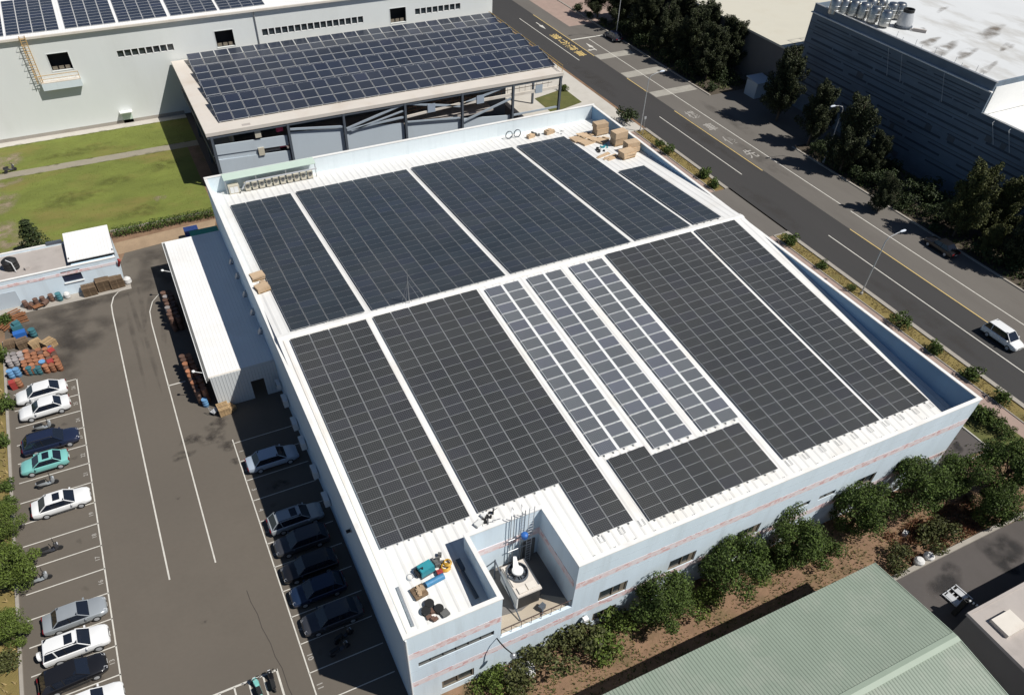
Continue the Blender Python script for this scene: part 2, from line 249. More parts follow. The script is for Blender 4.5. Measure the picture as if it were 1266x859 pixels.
# ------------------------------------------------------------------ mesh building
class MB:
    def __init__(s): s.v = []; s.f = []; s.m = []; s.uv = {}
    def add(s, vs, fs, mi=0):
        o = len(s.v); s.v += [tuple(p) for p in vs]; s.f += [tuple(i+o for i in f) for f in fs]; s.m += [mi]*len(fs); return s
    def box(s, x0, x1, y0, y1, z0, z1, mi=0):
        return s.add([(x0,y0,z0),(x1,y0,z0),(x1,y1,z0),(x0,y1,z0),(x0,y0,z1),(x1,y0,z1),(x1,y1,z1),(x0,y1,z1)],
            [(0,3,2,1),(4,5,6,7),(0,1,5,4),(1,2,6,5),(2,3,7,6),(3,0,4,7)], mi)
    def cbox(s, c, sx, sy, sz, rz=0, mi=0, taper=1.0):
        """box standing on c, turned by rz"""
        ca, sa = math.cos(rz), math.sin(rz); vs = []
        for z, k in ((0, 1.0), (sz, taper)):
            for a, b in ((-1,-1),(1,-1),(1,1),(-1,1)):
                x, y = a*sx/2*k, b*sy/2*k; vs.append((c[0]+x*ca-y*sa, c[1]+x*sa+y*ca, c[2]+z))
        return s.add(vs, [(0,3,2,1),(4,5,6,7),(0,1,5,4),(1,2,6,5),(2,3,7,6),(3,0,4,7)], mi)
    def prism(s, poly, z0, z1, mi=0):
        n = len(poly); ar = sum(poly[i][0]*poly[(i+1)%n][1]-poly[(i+1)%n][0]*poly[i][1] for i in range(n))
        if ar < 0: poly = poly[::-1]
        return s.add([(x,y,z0) for x,y in poly]+[(x,y,z1) for x,y in poly], [tuple(range(n))[::-1], tuple(range(n,2*n))]+[(i,(i+1)%n,n+(i+1)%n,n+i) for i in range(n)], mi)
    def xprism(s, prof, x0, x1, mi=0):
        """profile of (y,z) points run along x"""
        n = len(prof)
        return s.add([(x0,y,z) for y,z in prof]+[(x1,y,z) for y,z in prof], [tuple(range(n)), tuple(range(n,2*n))[::-1]]+[(i,n+i,n+(i+1)%n,(i+1)%n) for i in range(n)], mi)
    def yprism(s, prof, y0, y1, mi=0):
        n = len(prof)
        return s.add([(x,y0,z) for x,z in prof]+[(x,y1,z) for x,z in prof], [tuple(range(n))[::-1], tuple(range(n,2*n))]+[(i,(i+1)%n,n+(i+1)%n,n+i) for i in range(n)], mi)
    def quad(s, a, b, c, d, mi=0): return s.add([a,b,c,d], [(0,1,2,3)], mi)
    def tube(s, pts, r, n=6, mi=0, cap=True):
        pts = [Vector(p) for p in pts]; rs = r if isinstance(r, (list, tuple)) else [r]*len(pts); vs = []; fs = []
        ref = None
        for i, p in enumerate(pts):
            d = (pts[min(i+1, len(pts)-1)]-pts[max(i-1, 0)])
            if d.length < 1e-6: d = Vector((0,0,1))
            d.normalize()
            if ref is None: ref = Vector((1,0,0)) if abs(d.x) < .8 else Vector((0,1,0))
            a = d.cross(ref).normalized(); b = d.cross(a).normalized(); ref = b.cross(d) if b.cross(d).length > .1 else ref
            ref = Vector((1,0,0)) if abs(d.x) < .8 else Vector((0,1,0))
            for k in range(n):
                t = 2*math.pi*k/n; vs.append(p+a*math.cos(t)*rs[i]+b*math.sin(t)*rs[i])
        for i in range(len(pts)-1):
            for k in range(n): fs.append((i*n+k, i*n+(k+1)%n, (i+1)*n+(k+1)%n, (i+1)*n+k))
        if cap: fs += [tuple(range(n))[::-1], tuple(range((len(pts)-1)*n, len(pts)*n))]
        return s.add(vs, fs, mi)
    def lathe(s, prof, c=(0,0,0), n=14, mi=0, axis=2):
        vs = []; fs = []
        for r, z in prof:
            for k in range(n):
                t = 2*math.pi*k/n; p = (r*math.cos(t), r*math.sin(t), z)
                if axis == 1: p = (p[0], p[2], p[1])
                if axis == 0: p = (p[2], p[0], p[1])
                vs.append((c[0]+p[0], c[1]+p[1], c[2]+p[2]))
        for i in range(len(prof)-1):
            for k in range(n): fs.append((i*n+k, i*n+(k+1)%n, (i+1)*n+(k+1)%n, (i+1)*n+k))
        fs += [tuple(range(n))[::-1], tuple(range((len(prof)-1)*n, len(prof)*n))]
        return s.add(vs, fs, mi)
    def build(s, name, mats, parent=None, world=True, smooth=False, loc=None):
        """link as one mesh object; with world=True the coordinates are world ones and are taken back to the parent's place"""
        off = Vector((0,0,0))
        if parent is not None and world: off = wloc(parent)
        me = bpy.data.meshes.new(name)
        if loc is not None: off = Vector(loc)
        me.from_pydata([(x-off.x, y-off.y, z-off.z) for x,y,z in s.v], [], s.f)
        if not isinstance(mats, (list, tuple)): mats = [mats]
        for q in mats: me.materials.append(M[q])
        me.polygons.foreach_set('material_index', s.m)
        bm = bmesh.new(); bm.from_mesh(me); bmesh.ops.recalc_face_normals(bm, faces=bm.faces); bm.to_mesh(me); bm.free()
        if smooth:
            me.polygons.foreach_set('use_smooth', [True]*len(me.polygons)); me.set_sharp_from_angle(angle=math.radians(38))
        o = bpy.data.objects.new(name, me); C.objects.link(o)
        if parent is not None: o.parent = parent
        elif loc is not None: o.location = loc
        return o
def wloc(o):
    p = Vector((0,0,0))
    while o is not None: p += o.location; o = o.parent
    return p
def tag(o, label, cat, group=None, kind=None):
    o['label'] = label; o['category'] = cat
    if group: o['group'] = group
    if kind: o['kind'] = kind
    return o
def thing(name, label, cat, loc=(0,0,0), rz=0, group=None):
    o = bpy.data.objects.new(name, None); C.objects.link(o); o.location = loc; o.rotation_euler = (0,0,rz); o.empty_display_size = .3
    return tag(o, label, cat, group)
def single(mb, name, mats, label, cat, loc, group=None, world=False, rz=0, smooth=False, kind=None):
    o = mb.build(name, mats, None, smooth=smooth)
    if world:
        me = o.data; me.transform(Matrix.Translation(-Vector(loc)))
    o.location = loc; o.rotation_euler = (0,0,rz)
    return tag(o, label, cat, group, kind)
def dup(root, loc, rz, label=None, group=None, scale=None):
    r = root.copy(); C.objects.link(r); r.location = loc; r.rotation_euler = (0,0,rz)
    if scale: r.scale = scale
    if label: r['label'] = label
    if group: r['group'] = group
    for ch in list(root.children):
        c = ch.copy(); C.objects.link(c); c.parent = r
        for g in ch.children:
            d = g.copy(); C.objects.link(d); d.parent = c
    return r
def struct(name, mb, m):
    o = mb.build(name, m); o['kind'] = 'structure'; return o
def sheet(name, polys, z, m):
    mb = MB()
    for p in polys:
        n = len(p); ar = sum(p[i][0]*p[(i+1)%n][1]-p[(i+1)%n][0]*p[i][1] for i in range(n))
        if ar < 0: p = p[::-1]
        mb.add([(x,y,z) for x,y in p], [tuple(range(n))])
    return struct(name, mb, m)
def R(x0, x1, y0, y1): return [(x0,y0),(x1,y0),(x1,y1),(x0,y1)]
def soft_patch(name, spots, z, m):
    """worn or stained areas that fade out at their rim"""
    mb = MB(); al = []
    for (cx, cy, rx, ry, rot) in spots:
        n = 20; o = len(mb.v); ca, sa = math.cos(rot), math.sin(rot)
        for k, (q, f) in enumerate(((.0,1.0),(.45,.9),(.75,.45),(1.0,0.0))):
            for i in range(n):
                t = 6.2832*i/n; wv = 1+.16*math.sin(3*t+cx)+.1*math.sin(5*t+cy); x, y = rx*q*wv*math.cos(t), ry*q*wv*math.sin(t)
                mb.v.append((cx+x*ca-y*sa, cy+x*sa+y*ca, z)); al.append(f)
        for k in range(3):
            for i in range(n): mb.f.append((o+k*n+i, o+(k+1)*n+i, o+(k+1)*n+(i+1)%n, o+k*n+(i+1)%n)); mb.m.append(0)
        z += .0006
    me = bpy.data.meshes.new(name); me.from_pydata(mb.v, [], mb.f); me.materials.append(M[m])
    a = me.attributes.new('fade', 'FLOAT', 'POINT'); a.data.foreach_set('value', al)
    o = bpy.data.objects.new(name, me); C.objects.link(o); o['kind'] = 'structure'; return o
# ------------------------------------------------------------------ foliage
def leaves(mb, centre, rad, n, size, rng, up=.35, mi=0, shell=.5):
    """n leaf-spray faces through the volume of one clump"""
    cx, cy, cz = centre; rx, ry, rz = rad
    for _ in range(n):
        while True:
            x, y, z = rng.uniform(-1,1), rng.uniform(-1,1), rng.uniform(-1,1)
            q = x*x+y*y+z*z
            if shell*shell < q < 1: break
        p = Vector((cx+x*rx, cy+y*ry, cz+z*rz))
        nrm = Vector((x+rng.uniform(-.9,.9), y+rng.uniform(-.9,.9), z+up+rng.uniform(-.9,.9))).normalized()
        a = nrm.orthogonal().normalized(); a.rotate(Matrix.Rotation(rng.uniform(0,6.28), 3, nrm)); b = nrm.cross(a)
        l = size*rng.uniform(.6,1.35); wd = l*rng.uniform(.4,.75)
        bend = nrm*(-l*.18)
        mb.add([p-a*l*.5+bend, p+b*wd*.5, p+a*l*.5+bend, p-b*wd*.5], [(0,1,2,3)], mi)
def crown_mesh(kind, seed):
    rng = random.Random(seed); mb = MB(); tr = MB()
    if kind == 'broad':     # round uneven crown, about 5.5 m tall and 5.4 m across
        H, Rr = 5.6, 2.5
        tr.tube([(0,0,-.1),(.1,.05,1.2),(.15,0,2.6),(.1,.1,3.9)], [.17,.13,.09,.04], 7)
        for i in range(26):
            t = rng.uniform(0, 6.28); h = rng.uniform(1.0, 4.9); k = math.sin(min(1, max(.12, (h-.3)/5.2))*math.pi)**.6
            d = Rr*k*rng.uniform(.25,.9); c = (d*math.cos(t), d*math.sin(t), h); rr = rng.uniform(.65,1.2)
            tr.tube([(.1,.05,max(.8,h*.5)),(c[0]*.5,c[1]*.5,h*.8),c], [.05,.035,.012], 4)
            leaves(mb, c, (rr,rr,rr*.85), 430, .19, rng, shell=.25)
    elif kind == 'plume':   # tall airy tree of upswept plumes, about 9 m
        tr.tube([(0,0,-.1),(.1,0,3),(0,.1,6),(.05,0,8.6)], [.18,.14,.09,.03], 7)
        for i in range(62):
            t = rng.uniform(0, 6.28); h = rng.uniform(1.0, 7.6); out = (1-(h/9.4)**2.2)*rng.uniform(1.0,2.9)+.15
            e = Vector((out*math.cos(t), out*math.sin(t), h+rng.uniform(.6,1.6))); s0 = Vector((0,0,h-.4))
            tr.tube([s0, (s0+e)/2+Vector((0,0,-.15)), e], [.05,.03,.01], 4)
            for k in range(4):
                p = s0.lerp(e, .35+.22*k); r_ = .55-.08*k
                leaves(mb, p, (r_*1.25, r_*1.25, r_*1.9), 105, .22, rng, up=.1, shell=.0)
    elif kind == 'shrub':   # low loose bush about 1.5 m
        for i in range(9):
            t = rng.uniform(0, 6.28); d = rng.uniform(0,.75); c = (d*math.cos(t), d*math.sin(t), rng.uniform(.3,.85)); tr.tube([(0,0,0),(c[0]*.5,c[1]*.5,c[2]*.6),c], [.03,.02,.01], 4)
            leaves(mb, c, (.45,.45,.4), 75, .19, rng, shell=.3)
    elif kind == 'tiers':   # small conifer of flat tiers
        tr.tube([(0,0,-.1),(0,0,2.5),(0,0,5)], [.14,.1,.02], 6)
        for i in range(8):
            h = .7+i*.55; rr = 2.1*(1-i/8.6)
            for k in range(9):
                t = 6.28*k/9+i*.4+rng.uniform(-.2,.2)
                for q in (.4,.7,.95):
                    leaves(mb, (rr*q*math.cos(t), rr*q*math.sin(t), h-.25*q), (.34,.34,.14), 16, .24, rng, up=.8, shell=.1)
    elif kind == 'tangle':  # sprawling undergrowth
        for i in range(16):
            c = (rng.uniform(-1.6,1.6), rng.uniform(-.9,.9), rng.uniform(.2,1.3)); tr.tube([(c[0]*.6,c[1]*.6,0),(c[0]*.8,c[1]*.8,c[2]*.6),c], [.03,.02,.01], 4)
            leaves(mb, c, (.6,.6,.5), 100, .21, rng, shell=.2)
    return mb, tr
VEG = {}
def plant(kind, leaf, name, label, cat, loc, s=1.0, rz=None, group=None, variant=0, sz=None):
    key = (kind, variant)
    if key not in VEG:
        mb, tr = crown_mesh(kind, 11+variant*7+len(kind))
        a = mb.build('crown', leaf, None); b = tr.build('trunk', 'bark', None)
        VEG[key] = (a.data, b.data); bpy.data.objects.remove(a); bpy.data.objects.remove(b)
    t = thing(name, label, cat, loc, random.uniform(0,6.28) if rz is None else rz, group); t.scale = (s, s, sz or s)
    for nm, me in zip(('crown' if kind not in ('shrub','tangle') else 'foliage', 'trunk' if kind not in ('shrub','tangle') else 'stem'), VEG[key]):
        o = bpy.data.objects.new(nm, me); C.objects.link(o); o.parent = t
        if nm in ('crown', 'foliage') and me.materials[0] != M[leaf]:
            o.material_slots[0].link = 'OBJECT'; o.material_slots[0].material = M[leaf]
    return t
def tufts(name, label, cat, polys, n, h, m, z=0.0, seed=1):
    """grass blades too many to count: one mesh"""
    rng = random.Random(seed); mb = MB()
    ars = []
    for (x0,x1,y0,y1) in polys: ars.append((x1-x0)*(y1-y0))
    for (x0,x1,y0,y1), a in zip(polys, ars):
        for _ in range(int(n*a/sum(ars))):
            x, y = rng.uniform(x0,x1), rng.uniform(y0,y1)
            if rng.random() > .5+.5*math.sin(x*1.7+math.sin(y*1.3)*2)*math.cos(y*1.1): continue
            for k in range(3):
                t = rng.uniform(0,6.28); l = h*rng.uniform(.5,1.4); dx, dy = math.cos(t)*l*.6, math.sin(t)*l*.6; wx, wy = -math.sin(t)*l*.22, math.cos(t)*l*.22
                mb.add([(x-wx,y-wy,z),(x+wx,y+wy,z),(x+dx,y+dy,z+l)], [(0,1,2)])
    o = mb.build(name, m); o['kind'] = 'stuff'; o['label'] = label; o['category'] = cat
    return o
# ------------------------------------------------------------------ writing
def writing(text, mat_name, name, size, x, y, z, rz, sx=1.0, label=None, cat=None, group=None):
    cu = bpy.data.curves.new(name, 'FONT'); cu.body = text; cu.size = size; cu.align_x = 'CENTER'; cu.align_y = 'CENTER'; cu.resolution_u = 3; cu.offset = size*.012
    tmp = bpy.data.objects.new(name, cu); C.objects.link(tmp)
    dg = bpy.context.evaluated_depsgraph_get(); me = bpy.data.meshes.new_from_object(tmp.evaluated_get(dg))
    bpy.data.objects.remove(tmp); bpy.data.curves.remove(cu)
    me.transform(Matrix.Diagonal((sx, 1, 1, 1)))
    me.materials.clear(); me.materials.append(M[mat_name])
    o = bpy.data.objects.new(name, me); C.objects.link(o); o.location = (x,y,z); o.rotation_euler = (0,0,rz)
    o['kind'] = 'structure'
    return o
# ================================================================== THE GROUND
sheet('ground', [R(-400, 500, -300, 600)], 0.0, 'soil')
sheet('parking_lot', [R(-24.9, -0.02, -60, 66.9), [(-24.9,66.9),(-0.02,66.9),(-0.02,69.6),(-11.2,68.6),(-11.8,66.9)]], .008, 'lot_asphalt')
sheet('dirt_strip', [[(-12.2,68.5),(-0.02,69.65),(.6,72.2),(-12.2,71.4)]], .012, 'sandy_soil')
sheet('lawn', [R(-24.6, 0.9, 74.2, 94.3), R(-24.6, 2.6, 96.1, 104.6), R(-45, -24.6, 74.2, 92)], .008, 'lawn')
sheet('garden_path', [R(-45, 2.6, 94.3, 96.1)], .014, 'grey_gravel')
soft_patch('bare_patch', [(-24.6,79,2.4,4.5,.1),(-24.4,87.5,2.2,3.5,0),(-23.9,93,2.6,1.4,.1),(-23.6,100,2.6,3.2,.3),(-5.2,80.5,1.0,.9,0),(-22.5,75.5,3.0,1.6,0)], .013, 'soft_bare')
g9 = random.Random(5)
soft_patch('path_edge', [(-24+k*1.15, g9.choice((94.25,96.15))+g9.uniform(-.15,.15), g9.uniform(.5,1.3), g9.uniform(.2,.5), 0) for k in range(23)]+[(-23+k*1.3, 104.5+g9.uniform(-.2,.2), 1.0, .35, 0) for k in range(20)], .0165, 'soft_leafy')
soft_patch('grass_patch', [(-16,85,5,2.5,.2),(-8,78,4,1.8,.1),(-14,99,6,1.6,.1),(-3,90,2.5,2,.3),(-10,88,3,1.4,0)], .015, 'soft_leafy')
sheet('wall_apron', [R(-60, 2.6, 104.6, 106.2)], .012, 'pale_concrete')
sheet('roadside_yard', [R(2.6, 56.5, 63.3, 106.2)], .008, 'yard_asphalt')
sheet('forecourt', [R(51.7, 68.2, 72.4, 150)], .010, 'pale_concrete')
sheet('forecourt_grass', [[(57.4,89.6),(64.2,91.4),(64.2,85.2),(57.4,83.4)]], .016, 'verge_grass')
sheet('driveway', [R(51.7, 69, 38.9, 51.5)], .010, 'grey_lane')
sheet('verge', [R(51.7, 64.5, 3.3, 38.9), R(51.7, 64.5, 51.5, 72.4), R(60.1, 64.5, -12, 3.3)], .009, 'verge_grass')
sheet('side_yard', [R(51.7, 60.05, 0.05, 3.3)], .010, 'yard_asphalt')
sheet('footway', [R(64.5, 66.35, -40, 38.9), R(64.5, 66.35, 51.5, 72.4)], .012, 'footway')
sheet('planted_strip', [R(66.35, 68.15, -40, 38.7), R(66.35, 68.15, 51.7, 72.2)], .014, 'dry_grass')
mb = MB()
for y0, y1 in ((-40, 38.9), (51.5, 72.4)):
    mb.box(68.15, 68.72, y0, y1, 0, .13); mb.box(66.27, 66.40, y0, y1, 0, .09)
    mb.box(66.40, 68.15, y1-.2, y1, 0, .10)
struct('kerb', mb, 'kerb')
mb = MB(); mb.box(60.05, 60.2, -.2, 3.4, 0, .1); mb.box(54, 60.2, -.35, -.2, 0, .1)
struct('edging', mb, 'pale_concrete')
sheet('road', [R(68.72, 77.0, -60, 400)], .010, 'road_asphalt')
sheet('side_lane', [R(77.0, 86.2, -60, 400)], .014, 'grey_lane')
mb = MB(); mb.box(86.2, 86.5, -60, 58, 0, .13); mb.box(86.2, 86.5, 79, 300, 0, .13)
struct('far_kerb', mb, 'kerb')
sheet('entrance', [R(86.2, 97, 58, 79)], .012, 'grey_lane')
sheet('far_verge', [R(86.5, 97, -60, 58), R(86.5, 130, 79, 118)], .010, 'shaded_soil')
sheet('far_pavement', [R(80.5, 140, 118, 170)], .018, 'footway')
# worn patches in the road
# crossings and stop lines on the side lane
sheet('crossing', [R(77.15, 84.9, 100.3, 102.6), R(77.15, 86.0, 91.0, 93.4), R(77.15, 85.9, 82.0, 84.2)], .018, 'paint_bay')
def line(x, y0, y1, w=.15): return R(x-w/2, x+w/2, y0, y1)
sheet('white_lane_lines', [line(73.2, 101.5, 126), line(73.2, 54, 75.3), line(73.2, -20, 36), line(80.55, -30, 39.5), line(80.6, 41.5, 110.5), R(77.1, 84.3, 111.0, 111.45)], .022, 'paint_white')
sheet('yellow_lane_lines', [line(77.0, -40, 36), line(76.85, 53.7, 76.2), line(76.95, 84.4, 91), line(76.95, 102.3, 127)], .022, 'paint_yellow')
def arrow(x, y, s, dy, hook=0):
    p = [[(x-.12, y), (x+.12, y), (x+.12, y+dy*1.9), (x-.12, y+dy*1.9)], [(x-.42, y+dy*1.9), (x+.42, y+dy*1.9), (x, y+dy*4.2)]]
    if hook:
        p += [R(x-1.0, x-.12, y+.5, y+.8), [(x-1.0, y+.25), (x-1.0, y+1.05), (x-1.75, y+.65)]]
    return p
sheet('arrow_marking', arrow(75.3, 122.6, 1, -1) + arrow(78.9, 104.6, 1, 1, 1), .024, 'paint_white')
for i, ch in enumerate('禁行機車'):
    writing(ch, 'paint_yellow', 'road_lettering', 1.9, 75.15, 114.2-i*3.15, .024, math.pi)
    me = C.objects[-1].data
for i, ch in enumerate('機車優先'):
    writing(ch, 'paint_faint', 'road_lettering', 1.85, 78.75, 73.6-i*5.0, .024, 0)
for o in C.objects:
    if o.name.startswith('road_lettering'): o.scale = (1, 1.55, 1)
# ------------------------------------------------------------------ bay markings of the parking lot
BY = [51.99, 49.35, 46.62, 43.87, 41.14, 38.41, 35.74]   # from the calibration, shifted to this origin below
L0 = 15.2                                             # one left bay line
pitch = 2.515
left_y = [at(*p).y for p in ((121.6,647.3),(124.4,674.3),(129.4,702.9))]
yb = left_y[1]
LB = [yb + pitch*k for k in range(-7, 10)]
LB = [y for y in LB if y < 47.5]
topL = max(LB)
polys = [line(-18.55, -14, topL+.05, .11)]
for y in LB: polys.append(R(-24.4, -18.48, y-.048, y+.048))

RB = [5.64+2.54*k for k in range(-7, 11)]
polys += [line(-6.02, -14, 31.6, .10)]
for y in RB: polys.append(R(-6.02, -.25, y-.04, y+.04))
polys += [line(-13.96, 18.2, 56.5, .13), line(-10.28, 18.3, 53, .12), R(-10.28, -8.6, 41.7, 41.85)]
# the curve at the head of the aisle
pts = [(-13.96, 56.5), (-13.9, 58.2), (-13.5, 59.7), (-12.9, 60.5), (-11.9, 61.0)]
for a, b in zip(pts, pts[1:]): polys.append([(a[0]-.065, a[1]), (a[0]+.065, a[1]), (b[0]+.065, b[1]), (b[0]-.065, b[1])])
pts = [(-10.28, 53), (-10.15, 55.2), (-9.6, 57.0), (-8.7, 58.2)]
for a, b in zip(pts, pts[1:]): polys.append([(a[0]-.055, a[1]), (a[0]+.055, a[1]), (b[0]+.055, b[1]), (b[0]-.055, b[1])])
polys += [R(-16, -8.1, 6.85, 7.0), R(-8.2, -8.05, -3, 7.0)] + [line(x, 5.2, 6.9, .12) for x in (-9.15, -10.2, -11.25, -12.3)]
sheet('bay_lines', polys, .018, 'paint_white')
for k, y in enumerate(sorted(LB)):
    n = 13 + round((y - (yb-pitch*5))/pitch)
    if 1 <= n <= 40 and y+pitch < 48: writing(str(n), 'paint_faint', 'bay_number', .52, -18.95, y+pitch/2, .020, math.pi/2)
for k, y in enumerate(RB):
    n = 10 - k + 7
    if 1 <= n <= 24: writing(str(n), 'paint_faint', 'bay_number', .62, -5.6, y+pitch/2, .020, -math.pi/2)
SEAM = [(-8.6,14.6),(-8.55,13.4),(-8.32,12.1),(-8.3,10.8),(-8.02,9.2),(-7.98,8.0),(-7.75,6.9),(-7.72,5.2),(-7.5,3.6),(-7.35,1)]
sheet('tar_seam', [*[[(xa,ya),(xa+.05,ya),(xb+.05,yb_),(xb,yb_)] for (xa,ya),(xb,yb_) in zip(SEAM,SEAM[1:])]], .016, 'oil_stain')
soft_patch('oil_stain', [(-7.6,32.6,1.5,1.0,.2),(-6.6,31.0,.9,.8,0),(-9.5,33.2,1.3,.7,0),(-6.3,28.8,.6,.5,0),(-6.9,34.3,1.4,.9,.4),(-12.2,13.2,.3,.2,0),(-11.9,26.5,.25,.2,0),(-10.6,31.5,1.2,.6,0),(-21,12,1.6,.7,0),(-3.5,24.3,1.2,.6,0)], .0125, 'soft_oil')
soft_patch('dark_ground', [(-20,58,5,3,.2),(-17,54,4,3.2,.4),(-7,66,5,3,0),(-15,60,4,1.5,.1),(-9,61.5,3,3,0),(-20,51,3,4,0)], .0100, 'soft_dark')
soft_patch('tyre_mark', [(-10.9,55.5,.35,5.5,-.05),(-11.7,54.5,.3,6,.02),(-9.9,57,.4,4.5,-.2),(-11.2,48,.3,7,.03),(-12.4,50,.3,8,.0),(-9.2,52,.35,4,-.1)], .0115, 'soft_rubber')
soft_patch('wet_patch', [(51.0,-9.0,2.2,2.0,0),(50.0,-10.1,1.2,1.0,0),(57.3,1.4,.9,.6,.6),(44,-9,2.5,1.2,.3)], .0135, 'soft_wet')
g_ = random.Random(12)
soft_patch('oil_drip', [(-22.5+g_.uniform(-.3,.3), LB[0]+2.515*k+1.25, .35, .22, g_.uniform(0,3)) for k in range(0,16,3)]+[(-19.9+g_.uniform(-.3,.3), LB[0]+2.515*k+1.2, .4, .25, g_.uniform(0,3)) for k in range(1,16,2)]+[(-4.6+g_.uniform(-.3,.3), 5.64+2.54*k+1.3, .4, .25, g_.uniform(0,3)) for k in range(-2,10,2)], .0135, 'soft_rubber')
soft_patch('road_wear', [(71.2,93,1.8,9,0),(75.2,66,1.2,9,0),(70.8,45,1.3,8,0),(71,18,1.4,10,0),(83.5,70,1.5,8,0),(79,58,1.2,8,0)], .0160, 'soft_rubber')
# left edge bed and kerb of the lot
mb = MB(); mb.box(-25.15, -24.9, -20, 56, 0, .14); mb.box(-12.2, 0.3, 74.05, 74.2, 0, .30)
struct('lot_kerb', mb, 'kerb')
sheet('planting_bed', [R(-32, -25.15, -20, 56)], .010, 'dry_grass')
# front strip and neighbouring yard
sheet('front_strip', [R(-0.02, 54, -7.0, -0.02)], .008, 'soil')
sheet('rear_yard', [[(36.6,-7.05),(40.4,-6.9),(60,-7.3),(60,-60),(36.6,-60)]], .012, 'yard_asphalt')
mb = MB(); mb.xprism([(-7.15,0),(-6.75,0),(-6.75,.22),(-7.15,.22)], 38.2, 60)
struct('yard_kerb', mb, 'kerb')
# ================================================================== THE BIG WHITE-ROOFED FACTORY
W, D, HT = 51.75, 63.2, 10.0
YR = 31.3
def zroof(y, lift=0.0):
    return (7.80 + (10.42-7.80)*(y-2)/(YR-2) if y <= YR else 10.42 + (8.38-10.42)*(y-YR)/(62-YR)) + lift
fac = thing('factory_building', 'large pale blue factory with white metal roof almost covered by solar arrays', 'building', (0,0,0))
T = .24
# front wall with the cut for the terrace; walls are slabs, windows recessed by frames set in openings left in the wall
WIN = [(14.95,17.42,3.75,5.12),(21.2,23.7,3.78,5.15),(27.7,30.05,3.78,5.1),(33.3,35.1,4.7,5.28),(36.1,37.9,4.65,5.22),(40.25,42.5,3.85,5.2),(44.9,46.05,3.7,5.2)]
LOW = [(2.3,4.82,.75,1.95),(14.8,16.9,.9,2.1),(21.2,23.4,.9,2.1),(27.7,29.8,.9,2.1)]
SLOT = (0.75,6.33,5.6,6.22)
def wall_with_holes(x0, x1, z0, z1, holes, y0, y1):
    mb = MB(); xs = sorted({x0, x1, *[h[0] for h in holes], *[h[1] for h in holes]}); xs = [x for x in xs if x0 <= x <= x1]
    for a, b in zip(xs, xs[1:]):
        hs = sorted([h for h in holes if h[0] < b-1e-6 and h[1] > a+1e-6 and h[2] < z1 and h[3] > z0], key=lambda h: h[2]); z = z0
        for h in hs:
            if h[2] > z: mb.box(a, b, y0, y1, z, h[2])
            z = h[3]
        if z < z1: mb.box(a, b, y0, y1, z, z1)
    return mb
TF = 4.62      # terrace floor
mb = wall_with_holes(0, 6.85, 0, HT, LOW[:1]+[SLOT], 0, T)
mb2 = wall_with_holes(6.85, 12.62, 0, TF+.12, [], 0, T); mb.add(mb2.v, mb2.f)
mb2 = wall_with_holes(12.62, W, 0, HT, LOW[1:]+WIN, 0, T); mb.add(mb2.v, mb2.f)
mb.build('front_wall', 'blue_wall', fac)
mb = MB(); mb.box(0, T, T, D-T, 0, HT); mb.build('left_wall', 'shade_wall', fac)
mb = MB(); mb.box(W-T, W, T, D-T, 0, HT); mb.build('right_wall', 'parapet_shade', fac)
mb = MB(); mb.box(0, W, D-T, D, 0, HT+.12); mb.build('back_wall', 'back_inner', fac)
mb = MB()   # terrace walls
mb.box(6.61, 6.85, T, 5.4, TF-.1, HT); mb.box(12.62, 12.86, T, 5.4, TF-.1, HT); mb.box(6.61, 12.86, 5.4, 5.64, TF-.1, HT)
mb.build('terrace_wall', 'blue_wall', fac)
mb = MB(); mb.box(6.85, 12.62, T, 5.4, TF-.25, TF); mb.build('terrace_floor', 'beige_floor', fac)
mb = MB(); mb.prism([(6.87,1.7),(9.2,1.35),(11.2,1.9),(12.6,.9),(12.6,5.38),(6.87,5.38)], TF, TF+.012); mb.build('terrace_shade', 'floor_shade', fac)  # painted shadow: dark sheet over the back of the terrace floor
# coping on every parapet
mb = MB(); e = .05
for x0,x1,y0,y1,z in ((-e,W+e,-e,T+.03,HT) ,):
    mb.box(-e, 6.90, -e, T+.04, HT, HT+.09); mb.box(12.57, W+e, -e, T+.04, HT, HT+.09)
mb.box(-e, T+.04, T+.04, D-T-.04, HT, HT+.09); mb.box(W-T-.04, W+e, T+.04, D-T-.04, HT, HT+.09); mb.box(-e, W+e, D-T-.04, D+e, HT+.12, HT+.2)
mb.box(6.56, 6.90, T+.04, 5.36, HT, HT+.09); mb.box(12.57, 12.91, T+.04, 5.36, HT, HT+.09); mb.box(6.56, 12.91, 5.36, 5.69, HT, HT+.09)
mb.build('coping', 'coping', fac)
# roof: ribbed sheets falling from the ridge to both eaves
def slope_piece(mb, x0, x1, y0, y1):
    mb.xprism([(y0,zroof(y0)-.35),(y1,zroof(y1)-.35),(y1,zroof(y1)),(y0,zroof(y0))], x0, x1)
mb = MB(); slope_piece(mb, T, 6.61, T, 5.64); slope_piece(mb, 12.86, W-T, T, 5.64); slope_piece(mb, T, W-T, 5.64, YR); slope_piece(mb, T, W-T, YR, D-T)
rf = mb.build('roof', 'white_sheet', fac)
mb = MB(); mb.xprism([(YR-.42,zroof(YR-.42)+.01),(YR+.42,zroof(YR+.42)+.01),(YR+.42,zroof(YR+.42)+.07),(YR,zroof(YR)+.11),(YR-.42,zroof(YR-.42)+.07)], T, W-T); mb.build('ridge_cap', 'coping', rf)
mb = MB()   # eaves trough along the front parapet with straps across it
mb.box(12.9, W-T-.02, .28, .95, zroof(.9)+.06, zroof(.9)+.14); mb.build('eaves_walkway', 'beige_coping', rf)
x = 15.0
while x < 50:
    mb = MB(); mb.box(x, x+.05, .3, 1.5, zroof(.9)+.15, zroof(.9)+.2); mb.build('rail_strap', 'frame_grey', rf); x += 1.75
x = 16.0
